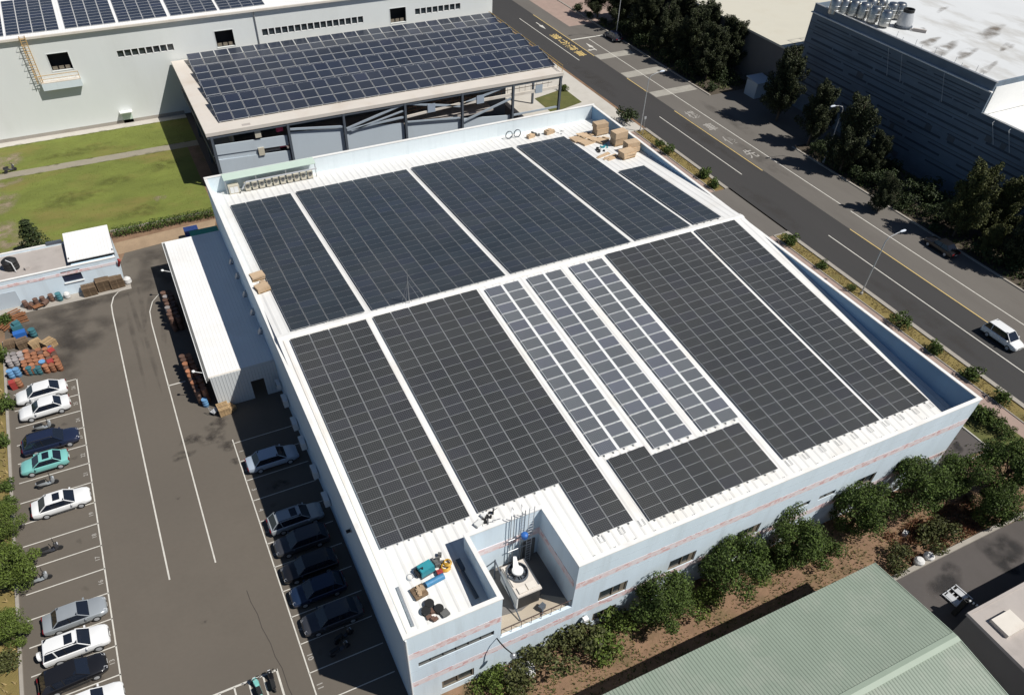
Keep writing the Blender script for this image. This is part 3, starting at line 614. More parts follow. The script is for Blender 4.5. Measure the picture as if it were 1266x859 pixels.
while x < 50.5:
    mb = MB(); zz = zroof(2.3)+.08
    mb.tube([(x,2.75,zz+.03),(x,2.2,zz),(x+.36,2.2,zz),(x+.36,2.75,zz+.03)], .022, 4); mb.build('rail_hook', 'steel', rf); x += 1.77
mb = MB(); mb.box(.55, .62, 1, 61, 0, .01)
mb = MB()
mb.xprism([(1.0,zroof(1)+.005),(30.8,zroof(30.8)+.005),(30.8,zroof(30.8)+.06),(1.0,zroof(1)+.06)], .62, .68); mb.build('side_flashing', 'beige_coping', rf)
# tile bands
mb = MB()
for z0, z1 in ((7.08,7.80),):
    mb.box(.02, 6.83, -.008, 0, z0, z1); mb.box(12.64, W-.02, -.008, 0, z0, z1)
mb.box(.02, W-.02, -.008, 0, 3.02, 3.72)
mb.build('tile_band', 'tile_band', fac)
mb = MB(); mb.box(6.85, 6.88, T, 5.37, 7.08, 7.8); mb.box(6.88, 12.59, 5.37, 5.4, 7.08, 7.8); mb.box(12.59, 12.62, T, 5.4, 7.08, 7.8); mb.build('tile_band', 'tile_band', fac)
mb = MB()
for z in (6.65, 8.9, 2.3): mb.box(13, W-.05, -.004, 0, z, z+.035)
mb.box(0.05, 6.8, -.004, 0, 5.2, 5.235)
mb.build('wall_joint', 'grey_blue_wall', fac)
mb = MB(); mb.tube([(.08,-.07,0),(.08,-.07,9.9)], .06, 8); mb.build('downpipe', 'white_paint', fac)
# windows
def window(x0, x1, z0, z1, split, frame='frame_bronze', fw=.13):
    m2 = MB(); d0, d1 = .05, .2
    m2.box(x0, x1, d0, d1, z0, z0+fw); m2.box(x0, x1, d0, d1, z1-fw, z1); m2.box(x0, x0+fw, d0, d1, z0+fw, z1-fw); m2.box(x1-fw, x1, d0, d1, z0+fw, z1-fw)
    for k in range(1, split):
        x = x0+(x1-x0)*k/split; m2.box(x-.035, x+.035, d0+.01, d1, z0+fw, z1-fw)
    wd = m2.build('window', frame, fac)
    m3 = MB(); m3.box(x0+fw, x1-fw, .15, .18, z0+fw, z1-fw); m3.build('pane', 'glass', wd)
    return wd
for i, h in enumerate(WIN): window(*h, 2 if h[3]-h[2] > .8 else 2, 'frame_bronze' if h[3]-h[2] > .8 else 'frame_grey', .11 if h[3]-h[2] > .8 else .05)
for h in LOW: window(*h, 2)
window(*SLOT, 6, 'frame_grey', .06)
# the dark half of each upper window, a grey blind
mb = MB()
for h in WIN[:3]: mb.box(h[1]-.55, h[1]-.14, .11, .149, h[2]+.14, h[3]-.14)
mb.build('window_blind', 'frame_bronze', fac)
# door and hatch in the terrace back wall
mb = MB(); mb.box(11.2, 12.3, 5.30, 5.4, TF, TF+2.1); mb.build('terrace_door', 'dark_wall', fac)
# terrace rail
mb = MB(); rail_y = .12; zt = TF+.12
mb.tube([(6.9,rail_y,zt+.8),(12.6,rail_y,zt+.8)], .025, 6)
for k in range(8):
    x = 6.95+k*.8; mb.tube([(x,rail_y,zt-.02),(x,rail_y,zt+.8)], .022, 6)
mb.build('terrace_railing', 'brown_drum', fac)
# --- things on the left wall
ac0 = None
def ac_unit(loc, rz, label, group, s=1.0):
    global ac0
    if ac0 is None:
        t = thing('air_conditioner', label, 'air conditioner', loc, rz, group)
        m_ = MB(); m_.box(-.45, .45, -.18, .18, 0, .65); m_.build('housing', 'ac_white', t, world=False)
        m_ = MB(); m_.lathe([(.05,0),(.26,0),(.27,.03),(.05,.035)], (-.12,-.215,.33), 14, axis=1); m_.build('fan_grille', 'frame_grey', t, world=False)
        m_ = MB(); m_.box(-.4,-.34,-.18,.25,-.06,0); m_.box(.34,.4,-.18,.25,-.06,0); m_.build('bracket', 'steel', t, world=False)
        ac0 = t; return t
    t = dup(ac0, loc, rz, label, group); t.scale = (s,s,s); return t
for i, (y, z) in enumerate(((35.2,1.6),(32.6,1.6),(29.2,1.6),(26.5,1.6),(22.6,1.7),(19.2,1.7))):
    ac_unit((-.32, y, z), -math.pi/2, 'white air conditioner unit on bracket on shaded left wall beside parking bays', 'air conditioners along the left wall', 1.25)
ac0['label'] = 'white air conditioner unit on bracket on shaded left wall beside parking bays'
vent0 = None
for i, y in enumerate((40.2, 43.6, 47.0, 50.6, 53.6)):
    lab = 'grey exhaust hood on blue wall just above the canopy roof'
    if vent0 is None:
        vent0 = thing('exhaust_hood', lab, 'exhaust hood', (0,y,4.7), 0, 'exhaust hoods above the canopy')
        m_ = MB(); m_.yprism([(-.5,0),(0,.15),(0,.5),(-.22,.5)], -.26, .26); m_.build('hood', 'steel', vent0, world=False)
        m_ = MB(); m_.box(-.42,-.1,-.2,.2,-.03,.06); m_.build('mouth', 'opening', vent0, world=False)
    else: dup(vent0, (0,y,4.7), 0)
mb = MB(); mb.cbox((-.25,0,0), .3,.2,.18); mb.tube([(0,0,.1),(-.25,0,.1)], .04, 6)
t = thing('floodlight', 'small black floodlight on the shaded left wall near front corner', 'floodlight', (0,11.2,7.4)); mb.build('head', 'black', t, world=False)
mb = MB(); mb.box(-.08, 0, -.12, .12, -.05, .25); mb.build('mount', 'steel', t, world=False)
# lamp on the front wall
t = thing('wall_lamp', 'black swan neck lamp arm projecting from front wall beside the terrace', 'lamp', (6.55,0,4.95))
m_ = MB(); m_.tube([(0,0,0),(0,-.5,.25),(.15,-1.0,.2),(.5,-1.45,-.15)], .05, 6); m_.build('arm', 'black', t, world=False)
m_ = MB(); m_.lathe([(.05,.22),(.12,.18),(.24,0),(.2,-.04)], (.55,-1.5,-.35), 12); m_.build('shade', 'steel', t, world=False)
# ------------------------------------------------------------------ cooling tower and the rest on the terrace
t = thing('cooling_tower', 'dark boxy cooling tower with round white topped fan on the terrace', 'cooling tower', (9.8,2.75,TF))
mb = MB(); mb.box(8.95, 10.72, 1.5, 4.1, TF+.15, 6.35); mb.build('casing', 'black_louvre', t)
mb = MB(); mb.box(8.85, 8.95, 1.5, 4.1, TF+.3, 6.3); mb.build('side_panel', 'ac_white', t)
mb = MB(); mb.box(8.87, 10.8, 1.42, 4.18, 6.35, 6.5); mb.build('deck', 'slab', t)
mb = MB(); mb.lathe([(.82,6.5),(.8,6.75),(.74,6.75),(.72,6.52)], (9.75,3.25,0), 20); f_ = mb.build('fan_ring', 'dark_steel', t, smooth=True)
mb = MB()
for k in range(8):
    a = k*math.pi/4; mb.tube([(9.75+.2*math.cos(a),3.25+.2*math.sin(a),6.72),(9.75+.76*math.cos(a),3.25+.76*math.sin(a),6.72)], .05, 4)
mb.build('fan_guard', 'black', f_)
mb = MB(); mb.lathe([(.42,6.76),(.42,6.92),(.3,7.0),(.05,7.02)], (9.75,3.25,0), 16); mb.prism([(9.5,3.5),(9.95,3.45),(10.15,4.25),(9.95,4.35)], 6.8, 7.05); mb.build('motor_cover', 'white_paint', t, smooth=True)
mb = MB(); mb.box(9.1,9.7,1.6,2.1,6.5,6.62); mb.box(9.85,10.5,1.65,2.2,6.5,6.58); mb.box(8.95,9.1,2.3,4.0,6.5,6.6); mb.build('hatch', 'beige_coping', t)
mb = MB()
for x,y in ((9,1.6),(10.65,1.6),(9,4),(10.65,4)): mb.box(x-.07,x+.07,y-.07,y+.07,TF,TF+.15)
mb.build('foot', 'steel', t)
mb = MB(); mb.tube([(8.6,4.6,TF),(8.6,4.6,7.1)], .06, 6); mb.tube([(8.6,4.6,7.0),(8.75,.6,TF+.1)], .05, 6); mb.tube([(8.6,4.6,7.0),(7.3,5.2,TF+.5)], .045, 6)
single(mb, 'pipe_brace', 'dark_steel', 'slanting dark pipe brace leaning over the cooling tower side', 'pipe', (8.6,4.6,TF), world=True)
t = thing('pipe_rack', 'tall galvanised ladder and pipes rising above terrace back wall', 'pipe rack', (10.7,5.1,TF))
mb = MB()
for x in (10.05, 10.3, 10.9, 11.15): mb.tube([(x,5.15,TF),(x,5.15,10.9)], .035, 5)
mb.build('riser', 'steel', t)
mb = MB()
for x in (11.35, 11.75): mb.tube([(x,4.95,TF),(x,4.95,11.3)], .03, 5)
for k in range(20): mb.tube([(11.35,4.95,TF+.3+k*.32),(11.75,4.95,TF+.3+k*.32)], .02, 4)
mb.build('ladder', 'galvanised', t)
mb = MB(); mb.tube([(10.05,5.15,10.9),(10.3,5.6,11.2),(10.6,5.9,10.4)], .03, 5); mb.tube([(10.9,5.15,10.9),(11.05,5.6,11.1),(11.3,5.9,10.4)], .03, 5); mb.tube([(9.9,5.1,8.0),(11.9,5.1,8.0)], .04, 5); mb.tube([(9.9,5.1,6.6),(11.9,5.1,6.6)], .04, 5); mb.build('crossbar', 'steel', t)
mb = MB(); mb.lathe([(.24,0),(.26,.08),(.26,.35),(.16,.45),(.05,.47)], (11.0,4.75,8.3), 12)
single(mb, 'tank', 'blue_plastic', 'small blue tank hung on the pipes above the terrace', 'tank', (11.0,4.75,8.3), world=True, smooth=True)
mb = MB(); mb.cbox((0,0,0), .5,.35,.5); mb.tube([(0,-.1,.3),(-.35,-.35,.15),(-.5,-.3,.02)], .06, 5)
single(mb, 'pump', 'dark_steel', 'small black pump standing on the sunlit terrace floor', 'pump', (10.6,.85,TF), rz=.4)
# ------------------------------------------------------------------ the row of air conditioners against the back wall
t = thing('condenser_row_canopy', 'pale green sheet canopy over a row of beige condensers at back wall', 'canopy', (7.2,62.4,zroof(61.5)))
mb = MB(); mb.xprism([(61.75,10.05),(62.9,10.3),(62.9,10.35),(61.75,10.1)], 1.9, 12.6); mb.build('sheet', 'pale_green_sheet', t)
mb = MB()
for x in (2.0, 5.5, 9.0, 12.5): mb.box(x-.04, x+.04, 61.8, 61.88, zroof(61.8), 10.07)
mb.build('post', 'steel', t)
mb = MB(); mb.tube([(3.6,61.15,9.0),(4.2,61.2,9.75),(12.5,61.2,9.75)], .09, 8)
single(mb, 'duct', 'galvanised', 'long grey duct running in front of beige condensers', 'duct', (8,61.2,9.0), world=True)
cu0 = None
lab = 'beige condenser unit in a row under the pale green canopy'
for k in range(10):
    loc = (4.35+k*.82, 61.75, zroof(61.7)+.12)
    if cu0 is None:
        cu0 = thing('condenser_unit', lab, 'air conditioner', loc, 0, 'condenser units at the back wall')
        m_ = MB(); m_.box(-.3,.3,-.25,.25,0,.85); m_.build('housing', 'ac_beige', cu0, world=False)
        m_ = MB(); m_.lathe([(.05,0),(.2,0),(.21,.03),(.05,.04)], (0,-.285,.5), 12, axis=1); m_.build('fan_grille', 'frame_grey', cu0, world=False)
        m_ = MB(); m_.box(-.3,-.22,-.2,.2,-.12,0); m_.box(.22,.3,-.2,.2,-.12,0); m_.build('skid', 'dark_steel', cu0, world=False)
    else: dup(cu0, loc, 0)
mb = MB(); mb.box(2.2, 3.4, 61.6, 62.3, zroof(62), zroof(62)+1.0)
t = thing('switch_cabinet', 'plain beige cabinet left of the condenser row under green canopy', 'cabinet', (2.8,62,zroof(62))); mb.build('body', 'ac_beige', t)
mb = MB(); mb.box(2.35,2.75,61.57,61.6,zroof(62)+.15,zroof(62)+.85); mb.box(2.8,3.25,61.57,61.6,zroof(62)+.15,zroof(62)+.85); mb.build('door', 'ac_white', t)
# lightning mast
t = thing('lightning_mast', 'slender grey lightning mast standing on the roof ridge', 'mast', (12.6,YR,zroof(YR)+.1))
mb = MB(); mb.tube([(0,0,0),(0,0,2.2),(0,0,3.7)], [.04,.03,.012], 6); mb.build('pole', 'steel', t, world=False)
mb = MB()
for a in (0, 2.1, 4.2): mb.tube([(0,0,2.4),(math.cos(a)*1.1,math.sin(a)*.5,.02)], .012, 4)
mb.build('guy_wire', 'steel', t, world=False)
# ================================================================== SOLAR ARRAYS
def panel_geo(mb, x, y, w, h, zf, gap=(.06,.012), th=.04, fr=(.018,.008)):
    """one framed module lying on the plane z = zf(y): frame body + glass with cell uv"""
    x0, x1, y0, y1 = x+gap[0]/2, x+w-gap[0]/2, y+gap[1]/2, y+h-gap[1]/2
    o = len(mb.v); z0, z1 = zf(y0), zf(y1)
    mb.v += [(x0,y0,z0),(x1,y0,z0),(x1,y1,z1),(x0,y1,z1),(x0,y0,z0+th),(x1,y0,z0+th),(x1,y1,z1+th),(x0,y1,z1+th)]
    fs = [(0,3,2,1),(0,1,5,4),(1,2,6,5),(2,3,7,6),(3,0,4,7),(4,5,6,7)]
    mb.f += [tuple(i+o for i in f) for f in fs]; mb.m += [0]*6
    o = len(mb.v); t2 = th+.004
    fx, fr = fr
    mb.v += [(x0+fx,y0+fr,zf(y0+fr)+t2),(x1-fx,y0+fr,zf(y0+fr)+t2),(x1-fx,y1-fr,zf(y1-fr)+t2),(x0+fx,y1-fr,zf(y1-fr)+t2)]
    mb.f.append((o,o+1,o+2,o+3)); mb.m.append(1); mb.uv[len(mb.f)-1] = True
def panel_mesh(mb, name, mats, parent):
    me = bpy.data.meshes.new(name); L = wloc(parent)
    me.from_pydata([(x-L.x,y-L.y,z-L.z) for x,y,z in mb.v], [], mb.f)
    for q in mats: me.materials.append(M[q])
    me.polygons.foreach_set('material_index', mb.m)
    uv = me.uv_layers.new(name='cells'); c4 = ((0,0),(1,0),(1,1),(0,1))
    for p in me.polygons:
        if mb.uv.get(p.index):
            for k, li in enumerate(p.loop_indices): uv.data[li].uv = c4[k]
    return me
NP = [0]
def array(label, cells, w, h, zf, mats, rail=True, group=None, gap=(.06,.012), fr=(.018,.008)):
    """cells: lower left corners of the modules; the nearest hundred become parts, the rest one part"""
    xs = [c[0] for c in cells]; ys = [c[1] for c in cells]
    cx, cy = (min(xs)+max(xs)+w)/2, (min(ys)+max(ys)+h)/2
    t = thing('solar_array', label, 'solar array', (cx,cy,zf(cy)), 0, group)
    cells = sorted(cells, key=lambda c: (Vector((c[0],c[1],9))-CAMP).length)
    meshes = {}
    L = wloc(t)
    for (x, y) in cells[:100]:
        up = zf(y+h) > zf(y); key = round((zf(y+h)-zf(y))/h, 3)
        if key not in meshes:
            mb = MB(); panel_geo(mb, x, y, w, h, zf, gap, .04, fr); me = panel_mesh(mb, 'solar_panel', mats, t)
            me.transform(Matrix.Translation((L.x-x, L.y-y, L.z-zf(y)))); meshes[key] = me
        o = bpy.data.objects.new('solar_panel', meshes[key]); C.objects.link(o); o.parent = t; o.location = (x-L.x, y-L.y, zf(y)-L.z); NP[0] += 1
    if cells[100:]:
        mb = MB()
        for (x, y) in cells[100:]: panel_geo(mb, x, y, w, h, zf, gap, .04, fr)
        o = bpy.data.objects.new('solar_panels', panel_mesh(mb, 'solar_panels', mats, t)); C.objects.link(o); o.parent = t; o['kind'] = 'stuff'
    if rail:
        mb = MB(); cols = {}
        for x, y in cells: cols.setdefault(round(x,3), []).append(y)
        for x, yy in cols.items():
            a, b = min(yy), max(yy)+h
            for dx in (w*.25, w*.75):
                mb.xprism([(a-.1,zf(a-.1)-.11),(b+.1,zf(b+.1)-.11),(b+.1,zf(b+.1)-.01),(a-.1,zf(a-.1)-.01)], x+dx-.03, x+dx+.03)
        mb.build('mounting_rail', 'steel', t)
    return t
PLIFT = .14
def zp(y): return zroof(y) + PLIFT
def grid(x0, x1, nc, y0, y1, nr): 
    w, h = (x1-x0)/nc, (y1-y0)/nr
    return [(x0+i*w, y0+j*h) for i in range(nc) for j in range(nr)], w, h
GR = ('alu_frame', 'cells_grey'); DK = ('alu_frame', 'cells_dark'); BL = ('alu_bright', 'cells_blue'); NV = ('alu_frame', 'cells_navy')
c, w, h = grid(1.18, 8.18, 4, 8.0, 30.65, 22); array('grey solar array four columns wide along left eave of front roof slope', c, w, h, zp, GR)
c, w, h = grid(8.8, 19.2, 6, 8.0, 30.7, 22); c2 = [(8.8+4*w+i*w, 8.0-(j+1)*h) for i in range(2) for j in range(5)]
array('grey solar array on front slope whose two right columns run down beside the terrace', c+c2, w, h, zp, GR)
def light(x0, x1, y0, y1, nr, label):
    cs = []; wd = (x1-x0-.16)/2; hh = (y1-y0)/nr
    for i in range(2):
        for j in range(nr): cs.append((x0+i*(wd+.16), y0+j*hh))
    t = array(label, cs, wd, hh, zp, BL, gap=(.05,.08), fr=(.03,.03))
    mb = MB(); xa = x0+wd-.015; mb.xprism([(y0,zp(y0)+.005),(y1,zp(y1)+.005),(y1,zp(y1)+.035),(y0,zp(y0)+.035)], xa, xa+.19); mb.build('gap_filler', 'white_paint', t)  # added white strip that keeps the shadowed column gap bright
    return t
light(19.9, 23.5, 8.95, 30.45, 17, 'narrow pale blue solar array in white frames, leftmost of the three')
light(24.4, 28.2, 7.88, 30.45, 18, 'narrow pale blue solar array in white frames, middle of the three')
light(29.15, 32.95, 7.88, 30.45, 18, 'narrow pale blue solar array in white frames, rightmost of the three')
c, w, h = grid(20.3, 32.6, 7, 2.3, 7.45, 5); c2 = [(20.3+i*w, 7.45) for i in range(2)]
array('small grey solar array seven columns wide at front eave below the pale arrays', c+c2, w, h, zp, GR)
c, w, h = grid(33.6, 44.2, 6, 2.9, 30.8, 27); array('tall grey solar array six columns wide right of the pale arrays', c, w, h, zp, GR)
c, w, h = grid(44.67, 50.0, 3, 2.9, 30.85, 27); array('grey solar array three columns wide along right parapet of front slope', c, w, h, zp, GR)
c, w, h = grid(1.62, 8.5, 4, 31.75, 58.5, 26); array('dark solar array four columns wide on back slope by left eave', c, w, h, zp, DK, gap=(.06,.008), fr=(.014,.004))
c, w, h = grid(9.1, 22.75, 8, 31.6, 58.6, 26); array('dark solar array eight columns wide on back slope behind lightning mast', c, w, h, zp, DK, gap=(.06,.008), fr=(.014,.004))
c, w, h = grid(23.4, 37.25, 8, 31.65, 58.8, 26); array('dark solar array eight columns wide in the middle of back slope', c, w, h, zp, DK, gap=(.06,.008), fr=(.014,.004))
c, w, h = grid(37.9, 44.9, 4, 31.75, 58.9, 26); array('dark solar array four columns wide beside cardboard stacks on back slope', c, w, h, zp, DK, gap=(.06,.008), fr=(.014,.004))
c, w, h = grid(45.42, 49.1, 2, 31.9, 46.7, 14); array('short dark solar array two columns wide beside right parapet of back slope', c, w, h, zp, DK, gap=(.06,.008), fr=(.014,.004))
# frames between the modules of the three pale arrays read white: wider bright frames
# ================================================================== PARKING DECK WITH SOLAR ROOF
PY = 79.2
pk = thing('parking_deck', 'open steel parking deck with ramps under a solar covered roof slab', 'parking deck', (2.7,PY,0))
mb = MB(); mb.box(2.7, 56.4, PY, 105.9, 7.55, 8.0); mb.build('roof_slab', 'slab', pk)
mb = MB(); mb.box(2.75, 56.35, PY+.08, PY+.4, 7.2, 7.55); mb.box(2.75, 3.05, PY+.4, 105.9, 7.2, 7.55); mb.box(56.05, 56.35, PY+.4, 105.9, 7.2, 7.55); mb.build('edge_beam', 'dark_steel', pk)
mb = MB(); mb.box(3.0, 45.0, PY+1.0, 105.9, 3.7, 4.0); mb.box(45, 56, 92, 105.9, 3.7, 4.0); mb.build('floor_slab', 'old_slab', pk)
for x in (3.3, 13.45, 21.3, 30.45, 39.45, 47.9, 56.1):
    mb = MB(); mb.box(x-.16, x+.16, PY+.02, PY+.1, 0, 7.5); mb.box(x-.16, x+.16, PY+.36, PY+.42, 0, 7.5); mb.box(x-.04, x+.04, PY+.1, PY+.36, 0, 7.5); mb.build('column', 'dark_steel', pk)
    for y in (88, 97):
        mb = MB(); mb.box(x-.15, x+.15, y-.15, y+.15, 0, 7.5); mb.build('column', 'dark_steel', pk)
def slope_panel(pts, name='ramp_wall', m='grey_blue_wall', y0=PY+.5, y1=PY+.68):
    mb = MB(); mb.yprism(pts, y0, y1); return mb.build(name, m, pk)
slope_panel([(13.7,0),(21.15,0),(21.15,5.35),(13.7,6.08)])
slope_panel([(21.45,0),(30.25,0),(30.25,4.54),(21.45,5.33)])
slope_panel([(30.6,0),(39.3,0),(39.3,3.6),(30.6,4.52)])
slope_panel([(39.6,0),(47.7,0),(47.7,2.75),(39.6,3.57)])
slope_panel([(3.55,4.75),(13.2,4.3+.1),(13.2,5.76),(3.55,6.08)], 'parapet_panel')
slope_panel([(3.55,0),(13.2,0),(13.2,3.6),(3.55,4.05)], 'parapet_panel')
slope_panel([(3.55,4.05),(8.9,3.83),(8.9,4.55),(3.55,4.75)], 'parapet_panel', y0=PY+.62, y1=PY+.8)
mb = MB(); mb.box(6.0, 6.2, PY+.9, 105, 0, 7.5); mb.build('side_shade', 'dark_wall', pk)  # dark sheet standing in for the shade inside the open left side
mb = MB(); mb.box(3.0, 3.15, PY+.5, 104, 3.6, 4.5); mb.build('side_parapet', 'dark_steel', pk)
for z in (3.72, 6.2):
    mb = MB(); mb.box(8.95, 9.75, PY+.3, PY+.5, z, z+1.05); b_ = mb.build('lift_box', 'ac_beige', pk)
    mb = MB(); mb.box(12.0, 12.9, PY+1.0, PY+1.35, z, z+.55); mb.build('warning_board', 'pink', pk)
def beam(a, b, m='beam_blue', s=.13, y=PY+.28):
    mb = MB(); d = Vector((b[0]-a[0], 0, b[1]-a[1])).normalized(); n = Vector((-d.z,0,d.x))*s
    mb.yprism([(a[0]-n.x,a[1]-n.z),(b[0]-n.x,b[1]-n.z),(b[0]+n.x,b[1]+n.z),(a[0]+n.x,a[1]+n.z)], y-.1, y+.1); return mb.build('brace', m, pk)
beam((21.6,5.3),(30.2,7.3)); beam((21.6,5.1),(30.2,5.5)); beam((22.2,4.9),(30.2,6.4), s=.09); beam((13.7,6.6),(21.1,5.7))
beam((30.6,7.35),(39.2,5.6)); beam((30.6,5.45),(39.2,6.0), s=.16, m='beige_coping'); beam((39.6,5.9),(47.7,5.95), s=.2, m='beige_coping'); beam((48.1,5.85),(55.9,5.9), s=.2, m='beige_coping')
beam((39.7,5.9),(47.6,7.5)); beam((39.7,3.3),(47.6,5.4)); beam((30.7,4.7),(39.2,3.9), s=.09); beam((48.1,2.8),(55.9,2.85), s=.12); beam((52,7.4),(55.9,6.0), m='coping', s=.16, y=PY+3)
for x in (34.5, 42.4, 52.3):
    mb = MB(); mb.box(x-.6, x+.6, PY+.1, PY+.16, 5.55, 6.75); mb.build('sign_panel', 'car_bluesilver', pk)
mb = MB()
for z in (6.5, 7.0): mb.tube([(31,PY+.9,z-.6),(39,PY+.9,z-.15),(55,PY+.9,z)], .04, 5)
for k in range(24): x = 31.3+k; mb.tube([(x,PY+.9,5.9),(x,PY+.9,6.75)], .025, 4)
mb.build('ramp_railing', 'rust', pk)
mb = MB(); mb.box(8, 50, 86, 86.25, 0, 7.5); mb.build('inner_wall', 'dark_steel', pk)
mb = MB()
for z in (8.55, 9.0): mb.tube([(56.3,PY+.3,z),(56.3,105.5,z)], .045, 6)
for k in range(18): y = PY+.3+k*1.54; mb.tube([(56.3,y,8.0),(56.3,y,9.0)], .035, 5)
mb.build('roof_railing', 'yellow_rail', pk)
mb = MB(); mb.box(7.6, 8.7, PY+.5, PY+1.1, 8.0, 8.02); mb.build('roof_hatch', 'old_slab', pk)
# four tilted strips of modules
for k, (y0, nm) in enumerate(((81.7,'nearest strip of tilted solar modules on the parking deck roof'), (88.1,'second strip from the front of tilted solar modules on parking deck'), (94.0,'third strip from the front of tilted solar modules on parking deck'), (99.7,'rearmost strip of tilted solar modules on parking deck by factory wall'))):
    hh = (2.05, 1.93, 1.86, 1.8)[k]
    def zs(y, y0=y0): return 8.16 + (y-y0)*.15
    cs = [(4.95+k*.02+i*2.06, y0+j*hh) for i in range(25) for j in range(3)]
    t = array(nm, cs, 2.06, hh, zs, NV, rail=False, gap=(.10,.07), fr=(.035,.035))
    mb = MB()
    for i in range(13):
        x = 5.1+i*4.2
        mb.box(x, x+.1, y0+.1, y0+.2, 8.0, zs(y0+.1)); mb.box(x, x+.1, y0+3*hh-.2, y0+3*hh-.1, 8.0, zs(y0+3*hh-.2))
    mb.build('support', 'steel', t)
# ================================================================== THE PALE FACTORY BEHIND
FY = 106.2
ff = thing('factory_building', 'long pale grey factory with plain wall behind lawn and parking deck', 'building', (-60,FY,0))
FW = [(-13.55,-10.75,8.75,11.05),(10.0,12.75,8.9,11.2),(38.4,41.2,9.0,11.2)]
FSTR = [(-4.4,3.75,9.35,10.35),(17.1,33.8,9.65,10.7),(42.75,51.2,9.75,10.75)]
mb = wall_with_holes(-60, 16.6, 0, 13.5, FW+FSTR, FY, FY+.3); q = wall_with_holes(16.6, 57.2, 0, 13.5, FW+FSTR, FY, FY+.3); mb.add(q.v, q.f)
mb.box(56.9, 57.2, FY+.3, 150, 0, 13.5); mb.build('wall', 'factory_wall', ff)
mb = MB(); mb.box(-60, 57, FY+1.2, FY+1.3, 0, 13); mb.build('inner_wall', 'opening', ff)
def zf2(y): return 13.55 + (y-FY)*.07
mb = MB(); mb.xprism([(FY-.15,13.45),(FY-.15,13.6),(150,zf2(150)),(150,zf2(150)-.2),(FY+.3,13.5)], -60, 57.3); mb.build('roof', 'canopy_sheet', ff)
mb = MB(); mb.box(-60, 57.3, FY-.45, FY-.15, 13.35, 13.62); mb.build('gutter', 'beige_coping', ff)
for h in FW:
    mb = MB(); x0,x1,z0,z1 = h
    mb.box(x0-.08,x0,FY-.04,FY,z0-.08,z1+.08); mb.box(x1,x1+.08,FY-.04,FY,z0-.08,z1+.08); mb.box(x0,x1,FY-.04,FY,z1,z1+.08); mb.box(x0,x1,FY-.04,FY,z0-.08,z0)
    o = mb.build('hatch_frame', 'factory_wall', ff)
    mb = MB()
    for k in range(3): mb.box(x0+.15+k*.85, x0+.8+k*.85, FY+.35, FY+.4, z0+.05, z0+.5)
    mb.build('guard_rail', 'frame_bronze', o)
for x0,x1,z0,z1 in FSTR:
    n = max(8, round((x1-x0)/1.05))
    for k in range(n):
        a = x0+(x1-x0)*k/n; b = x0+(x1-x0)*(k+1)/n
        mb = MB(); mb.box(a, a+.08, FY-.01, FY+.28, z0, z1); mb.box(b-.08, b, FY-.01, FY+.28, z0, z1); mb.box(a+.08, b-.08, FY-.01, FY+.28, z0, z0+.04); mb.box(a+.08, b-.08, FY-.01, FY+.28, z1-.04, z1)
        o = mb.build('window', 'white_paint', ff); mb = MB(); mb.box(a+.08, b-.08, FY+.2, FY+.22, z0+.04, z1-.04); mb.build('pane', 'glass', o)
mb = MB(); mb.tube([(16.4,FY-.12,13.4),(16.4,FY-.12,0)], .09, 6); mb.build('downpipe', 'steel', ff)
mb = MB(); mb.box(-6.55,-5.1,FY-.03,FY-.005,0,1.75); d_ = mb.build('door', 'pale_green_sheet', ff); mb = MB(); mb.box(-6.75,-4.9,FY-.9,FY-.03,1.8,1.9); mb.build('door_canopy', 'white_paint', d_)
mb = MB(); mb.box(-60, 2.6, FY-.03, FY-.005, 0, .5); mb.build('plinth', 'concrete', ff)
# the balcony and orange stair under the left hatch
t = thing('balcony', 'blue boxed balcony with orange steel ladder under a factory wall hatch', 'balcony', (-13,FY,7.6))
mb = MB(); mb.box(-15.6,-10.3,FY-.8,FY-.02,7.5,7.62); mb.build('deck', 'beige_coping', t)
mb = MB(); mb.box(-15.6,-10.3,FY-.8,FY-.74,6.55,7.5); mb.box(-15.6,-15.54,FY-.74,FY-.02,6.55,7.5); mb.box(-10.36,-10.3,FY-.74,FY-.02,6.55,7.5); mb.build('box_panel', 'back_inner', t)
mb = MB()
for x in (-15.55,-10.35): mb.tube([(x,FY-.77,7.6),(x,FY-.77,8.6)], .04, 5)
mb.tube([(-15.55,FY-.77,8.6),(-10.35,FY-.77,8.6),(-10.35,FY-.1,8.6)], .045, 5); mb.tube([(-15.55,FY-.77,8.1),(-10.35,FY-.77,8.1)], .035, 5); mb.build('railing', 'orange_stair', t)
mb = MB()
for x in (-16.0,-15.3): mb.tube([(x,FY-.5,13.9),(x,FY-.6,7.6)], .06, 5)
for k in range(20): z = 7.9+k*.31; mb.tube([(-16.0,FY-.6+.005*k,z),(-15.3,FY-.6+.005*k,z)], .03, 4)
for k in range(7): z = 8.6+k*.85; mb.tube([(-16.0,FY-.6,z),(-16.1,FY-1.0,z),(-15.2,FY-1.0,z),(-15.3,FY-.6,z)], .03, 4)
mb.build('ladder', 'orange_stair', t)
# arrays on that roof
for k, (x0, lab) in enumerate(((-24.7,'leftmost'),(-17.6,'second from left'),(-10.0,'third from left'),(-2.8,'fourth from left'),(4.5,'fifth from left'),(11.7,'sixth from left'))):
    cs = [(x0+i*1.72, FY+.9+j*1.03) for i in range(4) for j in range(12)]
    array('navy solar array on the rear factory roof, %s along its eave' % lab, cs, 1.72, 1.03, lambda y: zf2(y)+.12, NV, rail=False, gap=(.09,.04), fr=(.03,.03))
